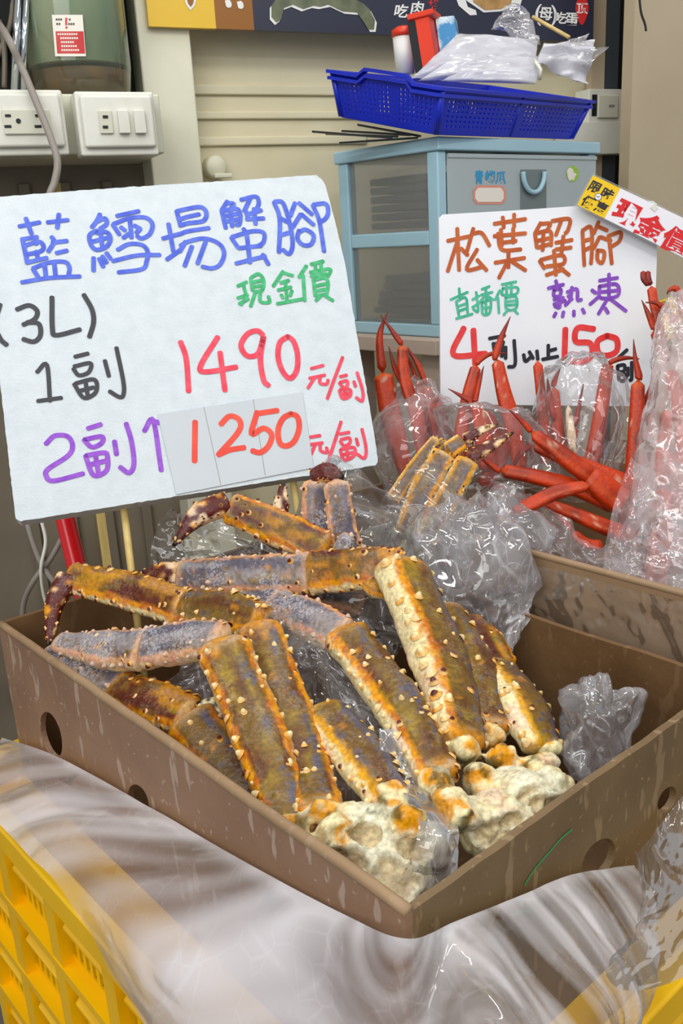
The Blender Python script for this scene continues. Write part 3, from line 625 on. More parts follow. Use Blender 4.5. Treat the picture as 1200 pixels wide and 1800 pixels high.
S('lettering', [[(120,345),(245,320)],[(160,295),(195,390)],[(295,320),(420,305)],[(365,270),(355,355)],[(135,425),(230,410)],[(140,430),(170,570)],[(165,570),(290,540)],[(150,465),(240,440),(270,470),(250,500),(160,520)],[(215,420),(225,455)],[(225,500),(235,545)],[(320,410),(335,440),(300,500)],[(325,445),(415,435)],[(350,510),(415,495)],[(205,610),(240,665)],[(205,605),(300,570),(400,565),(430,600),(425,650)],[(275,580),(285,660)],[(335,570),(345,655)],[(135,692),(300,665),(495,655)],
 [(620,270),(600,310),(570,350)],[(600,315),(650,295),(660,330),(620,360)],[(600,370),(555,400),(565,460),(600,490),(660,470),(685,420),(660,380),(600,385)],[(625,390),(635,480)],[(570,440),(670,415)],[(580,540),(580,620)],[(615,545),(640,595)],[(635,530),(660,570)],[(660,510),(685,545)],[(725,280),(860,250)],[(700,335),(740,395)],[(705,330),(800,295),(900,290),(945,330),(930,390),(880,420),(850,405)],[(805,300),(815,415)],[(750,350),(775,370)],[(765,415),(800,390)],[(835,340),(870,360)],[(845,385),(870,360)],[(730,490),(800,455),(880,460),(915,500),(910,560),(880,610),(735,630)],[(700,560),(850,525),(990,522)],
 [(1045,330),(1075,500)],[(1010,420),(1120,390)],[(1035,550),(1120,490)],[(1095,250),(1120,340)],[(1100,250),(1165,235),(1245,225),(1280,260),(1260,310),(1165,325),(1115,340)],[(1120,300),(1165,285),(1235,270)],[(1110,395),(1165,375),(1295,355)],[(1120,465),(1165,440),(1265,420),(1355,450),(1390,510),(1365,580),(1315,605),(1255,595)],[(1150,440),(1115,500)],[(1190,470),(1145,590)],[(1275,440),(1225,575)]], cvA, SP, 8, M['ink_blue'], t, label='blue brush-pen heading')
S('lettering', [[(245,190),(210,245)],[(240,200),(285,205),(260,240)],[(210,250),(235,355)],[(215,250),(300,235),(325,270),(320,330),(300,335)],[(235,280),(315,265)],[(235,315),(315,300)],[(265,245),(275,345)],[(330,180),(420,160),(440,200),(425,240)],[(385,175),(350,250)],[(370,270),(455,245)],[(365,300),(470,295)],[(410,235),(420,330)],[(360,250),(375,300)],[(345,360),(365,400),(385,570)],[(270,415),(310,475)],[(275,410),(400,375),(470,385),(470,440),(440,465)],[(315,480),(455,465)],[(300,575),(480,530)],[(465,520),(500,580)],
 [(535,195),(570,300),(565,505)],[(540,190),(590,200),(630,320),(650,450),(630,515),(590,490)],[(570,290),(620,320)],[(575,400),(640,380)],[(665,200),(635,280)],[(690,200),(770,270)],[(700,270),(650,350)],[(705,270),(780,335)],[(690,370),(680,420),(715,460),(765,455),(780,400),(730,365),(690,380)],[(775,215),(815,310),(845,500)],[(780,210),(855,205),(870,260),(850,300),(815,320)]], cvB, SP, 8, M['ink_blue'], t)
S('lettering', [[(310,715),(365,690)],[(310,790),(370,770)],[(345,710),(360,780),(330,830)],[(320,825),(375,795)],[(390,665),(400,740)],[(395,660),(440,640),(470,680),(460,740),(410,750)],[(405,690),(455,680)],[(405,720),(455,712)],[(420,750),(390,840)],[(450,740),(450,810),(505,815),(500,780)],[(590,625),(530,715)],[(600,635),(650,650)],[(575,695),(625,680)],[(560,740),(640,722)],[(605,690),(615,800)],[(580,770),(590,790)],[(645,745),(635,775)],[(555,825),(715,795)],[(735,590),(690,660)],[(715,650),(725,805)],[(765,580),(840,560)],[(760,630),(880,610),(870,655)],[(790,580),(795,650)],[(825,575),(830,640)],[(765,655),(860,640)],[(775,680),(850,665),(870,700),(860,770)],[(780,690),(790,775)],[(790,715),(860,700)],[(795,745),(860,735)],[(795,775),(860,765)],[(820,780),(795,805)],[(850,775),(900,805)]], cvB, SP, 6.5, M['ink_green'], t, label='green lettering')
S('lettering', [[(0,830),(-30,950),(0,1040),(40,1080)],[(105,860),(180,835),(230,870),(215,920),(145,955)],[(170,940),(240,950),(250,1020),(210,1060),(145,1045)],[(322,785),(325,980),(350,1020),(495,985)],[(520,770),(570,860),(580,940),(555,1030)]], cvA, SP, 8.5, M['ink_black'], t, label='black size mark')
S('lettering', [[(230,190),(290,145),(310,370)],[(235,370),(380,350)],[(465,95),(545,75)],[(455,170),(490,210),(550,190),(560,135),(460,155)],[(460,265),(520,350),(590,320),(600,260),(570,235),(470,260)],[(530,250),(545,345)],[(500,305),(580,285)],[(650,120),(675,215)],[(722,40),(765,250),(765,330),(740,345),(680,310)]], cvC, SP, 7.5, M['ink_black'], t)
S('lettering', [[(285,635),(340,585),(420,590),(450,650),(420,710),(300,790),(285,830),(330,865),(515,820)],[(545,540),(625,515)],[(520,610),(570,655),(630,630),(630,590),(525,608)],[(530,710),(580,830),(660,800),(665,710),(640,690),(535,708)],[(590,700),(610,815)],[(555,765),(660,740)],[(710,620),(722,700)],[(782,510),(815,620),(830,760),(800,815),(745,780)],[(895,555),(950,490),(1000,800)],[(945,490),(985,505)]], cvC, SP, 8.5, M['ink_purple'], t, label='purple lettering')
S('lettering', [[(-45,145),(-10,250),(5,450)],[(185,115),(80,290),(110,330),(300,300)],[(200,210),(230,445)],[(465,100),(430,75),(370,95),(330,160),(350,215),(390,235),(440,210),(470,110),(450,250),(470,380),(500,415)],[(620,110),(570,150),(560,240),(590,330),(635,370),(675,320),(680,220),(655,140),(620,110)]], cvD, SP, 9.5, M['ink_red'], t, label='red price')
S('lettering', [[(765,310),(840,290)],[(755,370),(850,350)],[(790,360),(745,430)],[(820,360),(820,400),(860,405),(870,380)],[(960,240),(910,370),(865,495)],[(945,360),(985,350)],[(940,400),(970,430),(990,410),(985,385),(945,395)],[(940,445),(960,495),(1005,480),(1005,440),(945,440)],[(970,440),(980,490)],[(955,470),(1000,462)],[(1030,390),(1040,420)],[(1050,335),(1085,450),(1080,510),(1045,490)],
 [(760,735),(820,725)],[(765,780),(835,770)],[(790,780),(765,840)],[(820,780),(825,820),(865,830),(860,800)],[(950,640),(905,780),(865,900)],[(945,715),(1000,705)],[(945,760),(970,790),(1005,770),(1000,740),(950,750)],[(945,815),(970,875),(1030,850),(1030,800),(950,810)],[(985,805),(995,870)],[(960,845),(1025,830)],[(1045,745),(1055,785)],[(1080,685),(1105,800),(1095,865),(1050,840)]], cvD, SP, 6, M['ink_red'], t)
pp = MB(); pp.prism([hitp(x, y, o_ + n_ * .0016, n_) for x, y in ((277, 728), (531, 689), (551, 822), (310, 869))], n_ * -.0008)
pp = pp.build('price_patch', M['paper'], t); pp['label'] = 'white paper patch with scarlet 1250'
S('crease', [[(358, 715), (388, 852)], [(445, 702), (466, 836)]], idn, SP, .9, M['grey'], pp, .0018)
S('lettering', [[(45,640),(42,885)],[(205,655),(260,605),(320,630),(315,700),(190,845)],[(190,845),(260,815),(350,800)],[(425,590),(555,570)],[(430,580),(395,715),(470,680),(520,720),(500,790),(450,830),(400,820)],[(640,590),(590,620),(560,690),(570,770),(610,790),(660,760),(690,680),(680,610),(640,590)]], cvD, SP, 10, M['ink_scarlet'], pp, .002)
sv = V((-.10892, .46973, .87607)).normalized()
for px, py, ln in ((216, 880, .26), (513, 835, .26)):
    q = hitp(px, py, o_ - n_ * .024, n_); b = MB(); b.tube([q + sv * .12, q - sv * ln], .0042, 10); b.build('stick', M['wood'], t, True)

# ------------------------------------------------------------------ smaller price board and its tag
N2 = (CAM - P(960, 540, 1.28)); N2.z = .12; N2 = (N2.normalized() * .75 + (-BU) * .35).normalized()
O2 = P(960, 540, 1.26); S2 = (O2, N2)
t = thing('price_board', 'smaller white price board with brown heading behind the red crab legs', 'sign', hitp(960, 720, O2, N2))
pts2 = [(778, 377), (900, 370), (1030, 361), (1147, 353), (1154, 358), (1154, 460), (1150, 560), (1148, 712), (1100, 714), (900, 712), (777, 710), (774, 706), (773, 540), (771, 384)]
b = MB(); b.prism([hitp(x, y, O2, N2) for x, y in pts2], N2 * -.008); b.build('board', M['board'], t)
S('lettering', [[(80,190),(200,165)],[(130,125),(140,345)],[(135,180),(80,350)],[(150,230),(185,265)],[(215,125),(180,250)],[(215,150),(260,150),(300,215)],[(235,235),(180,340),(270,325)],[(235,290),(285,345)],[(325,100),(490,75)],[(370,65),(375,120)],[(430,50),(430,115)],[(325,165),(490,150)],[(360,130),(365,215)],[(425,125),(425,200)],[(365,200),(440,190)],[(345,150),(365,235),(465,235)],[(330,305),(485,280)],[(400,240),(400,330)],[(400,290),(350,385)],[(420,300),(490,345)],
 [(570,95),(540,150)],[(575,100),(620,100),(600,140)],[(540,155),(550,225)],[(545,150),(620,140),(625,215)],[(585,145),(580,240)],[(550,190),(620,175)],[(555,225),(625,205)],[(630,85),(720,75),(715,130),(700,150)],[(680,80),(650,160)],[(650,200),(735,185)],[(650,235),(730,225)],[(690,165),(680,250)],[(640,240),(650,370)],[(565,295),(590,335)],[(570,290),(680,265),(690,310),(600,325)],[(600,370),(690,340)],[(670,330),(720,370)],
 [(790,140),(800,320)],[(790,135),(835,120),(840,240),(835,310)],[(800,190),(835,180)],[(800,240),(840,220)],[(875,90),(850,150)],[(875,115),(920,135)],[(880,170),(850,230)],[(885,170),(940,190)],[(870,240),(870,290),(895,305),(905,250),(870,240)],[(930,170),(945,310)],[(925,165),(990,145),(985,190),(945,220)]], cvE, S2, 7, M['ink_brown'], t, label='brown heading')
S('lettering', [[(95,500),(185,460)],[(140,440),(145,500)],[(125,510),(175,490),(185,570)],[(125,510),(140,590)],[(135,535),(180,520)],[(140,560),(180,545)],[(125,600),(210,575)],[(210,500),(245,480)],[(230,460),(240,560),(215,550)],[(210,540),(245,520)],[(260,445),(300,430)],[(255,475),(315,460)],[(280,440),(285,500)],[(285,470),(250,510)],[(290,480),(320,500)],[(260,515),(305,505),(300,570),(265,575),(260,515)],[(280,510),(283,570)],[(262,545),(300,540)],[(355,450),(330,500)],[(345,490),(350,570)],[(365,420),(440,405)],[(370,440),(445,435),(440,470),(370,475),(370,440)],[(390,420),(390,470)],[(415,415),(415,470)],[(385,490),(440,485),(440,545),(390,550),(385,490)],[(390,510),(440,505)],[(390,530),(440,525)],[(400,550),(375,580)],[(425,550),(450,575)]], cvE, S2, 4.6, M['ink_teal'], t, label='teal lettering')
S('lettering', [[(650,400),(655,420)],[(610,440),(690,420)],[(640,450),(675,445),(670,480),(640,480),(640,450)],[(640,500),(690,490)],[(665,490),(670,540),(645,535)],[(640,525),(700,505)],[(710,460),(760,445),(765,500),(785,500)],[(735,435),(725,500),(700,530)],[(715,480),(735,500)],[(650,570),(640,590)],[(690,565),(685,590)],[(745,560),(745,585)],[(790,550),(800,570)],[(840,450),(860,465)],[(870,490),(830,525)],[(880,400),(975,385)],[(930,365),(930,500)],[(880,430),(970,420),(975,480),(885,490),(880,430)],[(885,460),(970,452)],[(925,490),(875,575)],[(910,545),(925,570)],[(935,495),(1020,560)]], cvE, S2, 6.5, M['ink_violet'], t, label='violet lettering')
S('lettering', [[(165,650),(110,790),(280,785)],[(215,660),(225,840)],[(700,655),(695,830)],[(850,655),(765,650),(755,720),(830,730),(840,790),(800,825),(735,825)],[(920,690),(870,720),(875,780),(920,795),(970,770),(970,710),(920,690)]], cvE, S2, 10.5, M['ink_bright'], t, label='red numbers 4 and 150')
S('lettering', [[(300,705),(380,690)],[(320,735),(375,725)],[(320,730),(330,800)],[(330,770),(375,760)],[(370,720),(365,800)],[(385,750),(385,810)],[(430,715),(435,840),(400,855)],[(480,790),(490,825),(520,800)],[(510,775),(530,810)],[(550,770),(555,815)],[(610,740),(610,810)],[(615,770),(650,760)],[(580,815),(660,800)],[(1025,765),(970,815)],[(975,850),(1010,845),(1010,875),(980,880),(975,850)],[(980,895),(1015,895),(1015,925),(985,925),(980,895)],[(1030,860),(1030,900)],[(1050,830),(1050,915),(1040,925)]], cvE, S2, 6.5, M['ink_black'], t)
q = hitp(960, 690, O2 - N2 * .0095, N2); b = MB(); b.tube([q, q - V((0, 0, .26))], .004, 10); b.build('stick', M['wood'], t, True)
N3 = N2; O3 = P(1100, 390, 1.225); S3 = (O3, N3)
t = thing('price_tag', 'laminated yellow and white tag clipped on the smaller price board', 'tag', hitp(1100, 450, O3, N3))
def rq(x, y, w=0): return hitp(x, y, O3, N3)
b = MB(); b.prism([rq(*q) for q in ((1041, 304), (1330, 441), (1300, 505), (1010, 360))], N3 * -.0008); b.build('sleeve', M['sleeve'], t)
flat('yellow_square', [(1042, 308), (1090, 331), (1062, 384), (1014, 360)], M['tag_y'], S3, t, .0004); flat('white_strip', [(1090, 331), (1320, 440), (1292, 498), (1062, 384)], M['tag_w'], S3, t, .0004)
an = math.atan2(109, 230)
for ch, x, y in (('限', 1045, 329), ('時', 1067, 341), ('優', 1034, 355), ('惠', 1056, 365)): text_px('lettering', ch, x, y, 22, an, S3, M['ink_black'], t, .0008, shear=.12, bold=.025)
for ch, x, y, h in (('現', 1100, 375, 44), ('金', 1144, 399, 46), ('價', 1188, 423, 46)): text_px('lettering', ch, x, y, h, an, S3, M['tag_r'], t, .0008, shear=.1, bold=.045)
ck = flat('clock_mark', [(1051 + 6.5 * math.cos(a * .393), 346 + 6.5 * math.sin(a * .393)) for a in range(16)], M['ink_black'], S3, t, .001)
flat('clock_face', [(1051 + 5.5 * math.cos(a * .393), 346 + 5.5 * math.sin(a * .393)) for a in range(16)], M['tag_w'], S3, ck, .0013); S('clock_hands', [[(1048, 344), (1051, 347)], [(1051, 347), (1054, 345)]], idn, S3, 1, M['ink_black'], ck, .0016)
flat('binder_clip', [(1142, 364), (1152, 358), (1156, 366), (1150, 372)], M['white'], S3, t, .0015)
# second yellow tag half hidden by the big bag
O4 = P(1165, 540, 1.2); S4 = (O4, N3); b = MB(); b.prism([hitp(x, y, O4, N3) for x, y in ((1150, 533), (1180, 521), (1240, 560), (1170, 600))], N3 * -.001); t = b.build('price_tag', M['tag_y']); tag(t, 'yellow tag mostly hidden behind the pink frosted bag', 'tag')
text_px('lettering', '優', 1169, 536, 16, -.2, S4, M['ink_black'], t, .0006)
# red pole behind the carton
b = MB(); b.tube([P(52, 640, 1.22), P(108, 885, 1.18), P(158, 1090, 1.15), P(185, 1200, 1.13)], .0125, 20); tag(b.build('red_pole', M['red'], smooth=True), 'glossy red pole leaning behind the carton under the large board', 'pole')

# ------------------------------------------------------------------ cartons and crates
def plate(outer, holes, fr, th, name, mt, par, bevel=.0012):
    cu = bpy.data.curves.new('c', 'CURVE'); cu.dimensions = '2D'; cu.fill_mode = 'BOTH'; cu.extrude = th / 2
    for poly in [outer] + holes:
        sp = cu.splines.new('POLY'); sp.points.add(len(poly) - 1); sp.use_cyclic_u = True
        for p_, q in zip(sp.points, poly): p_.co = (q[0], q[1], 0, 1)
    o = bpy.data.objects.new('c', cu); C.objects.link(o); dg = bpy.context.evaluated_depsgraph_get(); dg.update()
    me = bpy.data.meshes.new_from_object(o.evaluated_get(dg)); bpy.data.objects.remove(o)
    b = MB()
    for v in me.vertices: b.vert(fr(v.co.x, v.co.y, v.co.z))
    for p in me.polygons: b.face(*p.vertices)
    bm_ = b.build(name, mt, par)
    bm = bmesh.new(); bm.from_mesh(bm_.data); bmesh.ops.remove_doubles(bm, verts=bm.verts, dist=1e-5); bmesh.ops.recalc_face_normals(bm, faces=bm.faces); bm.to_mesh(bm_.data); bm.free()
    return bm_
def rect(a0, a1, b0, b1, wob=.0, seed=0):
    top = []
    n = 40
    for i in range(n + 1):
        x = a0 + (a1 - a0) * i / n; top.append((x, b1 + (noise.noise(V((x * 9, seed, 0))) * .6 + noise.noise(V((x * 40, seed, 5))) * .25) * wob))
    return [(a0, b0), (a1, b0)] + top[::-1]
def pell(px, py, rx, ry, plane, ang=0):
    r = []
    for k in range(28):
        a = 2 * math.pi * k / 28; x, y = rx * math.cos(a), ry * math.sin(a)
        q = plane(px + x * math.cos(ang) - y * math.sin(ang), py + x * math.sin(ang) + y * math.cos(ang)) - B0
        r.append((q.dot(BU) if plane.__name__ == 'pN' else q.dot(BN), q.z))
    return r
def pN(x, y): return onN(x, y, 0)
def pU(x, y): return onU(x, y, 0)
BL, BW, BD, TH = .62, .402, .185, .006
t = thing('cardboard_box', 'open brown cardboard box full of king crab legs in front', 'box', B(.31, .2, -BD))
plate(rect(0, BL, -BD, 0, .0035, 1), [pell(90, 1292, 17, 42, pN, -.25), pell(243, 1408, 17, 30, pN, -.3), pell(490, 1600, 30, 42, pN, -.5)], lambda x, y, z: B(x, TH / 2 + z, y), TH, 'wall', M['carton'], t)
plate(rect(TH, BW, -BD, 0, .0035, 2), [pell(1052, 1510, 24, 40, pU, .55), pell(1172, 1406, 14, 25, pU, .45)], lambda x, y, z: B(TH / 2 + z, x, y), TH, 'wall', M['carton_olive'], t)
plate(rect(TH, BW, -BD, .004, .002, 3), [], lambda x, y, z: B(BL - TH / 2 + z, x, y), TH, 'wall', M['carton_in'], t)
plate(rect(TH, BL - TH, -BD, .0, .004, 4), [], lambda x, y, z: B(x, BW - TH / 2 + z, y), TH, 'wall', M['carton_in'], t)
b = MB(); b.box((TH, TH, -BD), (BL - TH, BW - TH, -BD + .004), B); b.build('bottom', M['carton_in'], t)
b = MB(); b.tube([B(x, TH / 2, .0012 + (noise.noise(V((x * 9, 1, 0))) * .6 + noise.noise(V((x * 40, 1, 5))) * .25) * .0035) for x in [BL * i / 40 for i in range(41)]], .0042, 10); b.build('folded_edge', M['carton2'], t, True)
# green pen line on the right wall
S('pen_line', [[(1005, 1458), (985, 1475), (968, 1495), (950, 1515), (935, 1535), (922, 1555)], [(950, 1590), (925, 1602), (900, 1608)]], idn, (B(0, 0, 0), -BU), 4, M['green_pen'], t, .0006)
H2 = .042; N0, N1, U0, U1 = .452, .86, -.06, .60; D2 = .20
t = thing('cardboard_box', 'tan cardboard box behind holding the bagged red crab legs', 'box', B((U0 + U1) / 2, (N0 + N1) / 2, H2 - D2))
plate(rect(U0, U1, H2 - D2, H2, .004, 5), [], lambda x, y, z: B(x, N0 + TH / 2 + z, y), TH, 'wall', M['carton2'], t)
plate(rect(U0, U1, H2 - D2, H2, .004, 6), [], lambda x, y, z: B(x, N1 - TH / 2 + z, y), TH, 'wall', M['carton2'], t)
plate(rect(N0 + TH, N1 - TH, H2 - D2, H2, .003, 7), [], lambda x, y, z: B(U0 + TH / 2 + z, x, y), TH, 'wall', M['carton2'], t)
plate(rect(N0 + TH, N1 - TH, H2 - D2, H2, .003, 8), [], lambda x, y, z: B(U1 - TH / 2 + z, x, y), TH, 'wall', M['carton2'], t)
b = MB(); b.box((U0 + TH, N0 + TH, H2 - D2), (U1 - TH, N1 - TH, H2 - D2 + .004), B); b.build('bottom', M['carton2'], t)
b = MB(); b.tube([B(x, N0 + TH / 2, H2 + .001) for x in (U0, U1)], .004, 10); b.build('folded_edge', M['carton2'], t, True)

def crate(u0, u1, n0, n1, h1, hh, label):
    t = thing('plastic_crate', label, 'crate', B((u0 + u1) / 2, (n0 + n1) / 2, h1 - hh), 'yellow crates under the cartons')
    b = MB(); w = .022
    b.box((u0 - .006, n0 - .006, h1 - .030), (u1 + .006, n0 + .016, h1), B); b.box((u0 - .006, n1 - .016, h1 - .030), (u1 + .006, n1 + .006, h1), B)
    b.box((u0 - .006, n0 + .016, h1 - .030), (u0 + .016, n1 - .016, h1), B); b.box((u1 - .016, n0 + .016, h1 - .030), (u1 + .006, n1 - .016, h1), B)
    b.build('rim', M['yellow'], t, bevel=.003)
    def side(fr, L):
        b = MB(); nc = max(3, round(L / .112)); cw = L / nc; rows = [h1 - .030, h1 - .118, h1 - .206, h1 - .294, h1 - hh]
        for k in range(nc + 1):
            x = min(max(k * cw - .011, 0), L - .022)
            b.box((x, 0, h1 - hh), (x + .022, .016, h1 - .03), fr)
        for r_ in rows[1:]: b.box((0, -.001, r_ - .0), (L, .016, r_ + .010), fr)
        for k in range(nc):
            for y1, y0 in zip(rows, rows[1:]):
                x0, x1 = k * cw + .011, (k + 1) * cw - .011
                b.box((x0, .012, y0 + .01), (x1, .014, y0 + .018), fr); b.box((x0, .012, y1 - .026), (x1, .014, y1), fr)
                a_ = [fr(x0, .012, y1 - .022), fr(x1, .012, y1 - .022), fr(x1, .012, y1 - .004), fr(x0, .012, y1 - .004)]
                b.prism([fr(x0 + .006, .004, y1 - .030), fr(x1 - .006, .004, y1 - .030), fr(x1 - .006, .013, y1 - .020), fr(x0 + .006, .013, y1 - .020)], fr(0, 0, -.003) - fr(0, 0, 0))
                ns = 7; sw = (x1 - x0) / ns
                for q in range(ns): b.box((x0 + q * sw, .0125, y0 + .018), (x0 + q * sw + sw * .5, .0165, y1 - .026), fr)
        return b.build('side_wall', M['yellow'], t)
    side(lambda x, y, z: B(u0 + x, n0 + y, z), u1 - u0); side(lambda x, y, z: B(u1 - x, n1 - y, z), u1 - u0)
    side(lambda x, y, z: B(u0 + y, n0 + .0165 + x, z), n1 - n0 - .033); side(lambda x, y, z: B(u1 - y, n1 - .0165 - x, z), n1 - n0 - .033)
    b = MB(); b.box((u0 + .017, n0 + .017, -BD - .007), (u1 - .017, n1 - .017, -BD - .0005), B); b.build('deck', M['yellow'], t)
    return t
CH = (B0.z - .150) / 2
tc_ = crate(-.060, .637, -.070, .420, -.150, CH, 'upper yellow slatted crate carrying the front cardboard box')
r = tc_.copy(); C.objects.link(r); r.location = tc_.location - V((0, 0, CH)); r['label'] = 'lower yellow slatted crate standing on the floor'
for ch in list(tc_.children):
    c_ = ch.copy(); C.objects.link(c_); c_.parent = r
# support under the rear carton
t = thing('steel_table', 'low steel table under the rear tan carton', 'table', B((U0 + U1) / 2, (N0 + N1) / 2, -B0.z))
b = MB(); b.box((U0 - .02, N0 - .004, H2 - D2 - .02), (U1 + .02, N1 + .02, H2 - D2 - .0005), B); b.build('table_top', M['chrome'], t)
for x in (U0, U1 - .03):
    for y in (N0, N1 - .03): b = MB(); b.box((x, y, -B0.z), (x + .03, y + .03, H2 - D2 - .0205), B); b.build('leg', M['chrome'], t)

# ------------------------------------------------------------------ crab legs
col = {k: lin(v) for k, v in dict(olive='#74561c', brown='#5e3516', purple='#5b5663', lilac='#8c858a', orange='#de970e', deep='#bd6a0a', green='#3c3d18', cream='#e4d6a4', dark='#58180c', black='#1a0f0a', mustard='#94791e', pale='#e9cfae', white='#e0dbbd', blush='#d9b3a4', frost='#9c9697', red='#bc3508', redd='#8c1f06', redo='#d4601c', maroon='#6e1c12').items()}
def kcol(p, dors, v, style, seed, lx=0, lv=0, x0=0):
    q = p + V((seed, seed * .7, 0)); n1 = N(q, 38); n2 = N(q, 95); n3 = N(q, 240)
    if style == 'red':
        c = mixc(col['red'], col['redd'], sst(-.1, .5, n1 + n2 * .4)); c = mixc(c, col['redo'], sst(.2, .9, -dors + n1 * .4) * .8)
        c = mixc(c, col['redo'], (math.exp(-((lx + .45) / .10) ** 2) + .8 * math.exp(-((lx - .55) / .08) ** 2)) * .45 * (.6 + n1)); c = mixc(c, col['redd'], math.exp(-((lx + .15) / .12) ** 2) * .35); c = mixc(c, col['pale'], sst(.42, .5, n3 * .7 + n2 * .4) * .5)
        if v < .05 or v > .96: c = mixc(c, col['redo'], .5)
        return c
    if style == 'redtip':
        return mixc(mixc(col['redd'], col['red'], .6 + n1), col['maroon'], sst(.35, 1, v))
    if style == 'maroon': return mixc(col['maroon'], col['redd'], sst(0, .6, n1))
    if style == 'spot': return mixc(col['pale'], col['maroon'], sst(.25, .4, n3))
    bias = {'olive': -.16, 'gold': .0, 'grey': .3, 'frost': .3, 'dark': -.25, 'blue': .10}.get(style, 0)
    z = V((lx * 1.0, lv, seed * 3.1)) if True else q
    m1 = noise.noise(V((lx * 1.6, lv * 16, seed))); m2 = noise.noise(V((lx * 4, lv * 45, seed + 9))); m3 = noise.noise(V((lx * 2.2, lv * 22, seed + 4)))
    pw_ = math.exp(-((lx - x0 - .42) / .22) ** 2) * .45
    base = mixc(col['olive'], col['mustard'], sst(-.1, .5, m3 + n3 * .4)); base = mixc(base, col['brown'], sst(-.05, .4, m1 + n2 * .5 + n3 * .3) * .9)
    cen = mixc(base, col['purple'], sst(.12, .5, m1 * -.6 + m2 * .35 + n3 * .5 + bias + pw_))
    cen = mixc(cen, col['orange'], sst(.32, .6, m2 * .8 + n2 * .5 + n3 * .3 - pw_) * .6)
    if style in ('frost', 'grey'): cen = mixc(cen, col['lilac'] if style == 'grey' else col['frost'], sst(-.35, .35, m1 + n3 * .5) * .8)
    if style == 'dark': cen = mixc(cen, col['dark'], sst(-.15, .3, m2 * .6 + m1 * .6 + n3 * .4) * .85); cen = mixc(cen, col['orange'], sst(.0, .4, -m1 + n2 * .5) * .5)
    edge = mixc(col['orange'], col['deep'], sst(-.2, .3, n2))
    if style == 'gold': edge = mixc(lin('#e2a01a'), col['orange'], sst(-.2, .4, n2)); cen = mixc(cen, col['lilac'], .15)
    if style in ('frost', 'grey'): edge = mixc(edge, col['blush'], .5)
    if style == 'blue': edge = mixc(edge, lin('#d8a818'), .6)
    vent = mixc(col['cream'], col['pale'], sst(0, .5, n1))
    u = abs(lx - x0) + n2 * .12 + m2 * .10 + n3 * .08
    if style == 'gold': u += .16
    if dors < 0: u = max(u, 1 - dors * .6)
    c = mixc(cen, edge, sst(.64, .82, u)); c = mixc(c, vent, sst(.94, 1.10, u))
    e = max(sst(.10, .02, v) if v < .12 else 0, sst(.90, .98, v) if v > .88 else 0)
    c = mixc(c, mixc(edge, col['cream'], sst(-.1, .4, n2) * .6), e * .75)
    if style == 'tip':
        c = mixc(mixc(col['pale'], col['orange'], sst(-.3, .3, n1)), col['dark'], sst(-.15, .2, n2 + n1 * .6 + dors * .25)); c = mixc(c, col['black'], sst(.80, .97, v))
    if style == 'joint':
        c = mixc(col['cream'], col['orange'], sst(-.25, .15, n1 + n2 * .5)); c = mixc(c, col['green'], sst(.12, .3, N(q + V((2, 8, 1)), 50) + n3 * .5) * .85)
    c = tuple(x ** 1.06 for x in c)
    if style == 'claw': c = mixc(col['cream'], col['black'], sst(.08, .2, n3 + dors * .25))
    return c
def mk(P_, e): return [P_ + e]
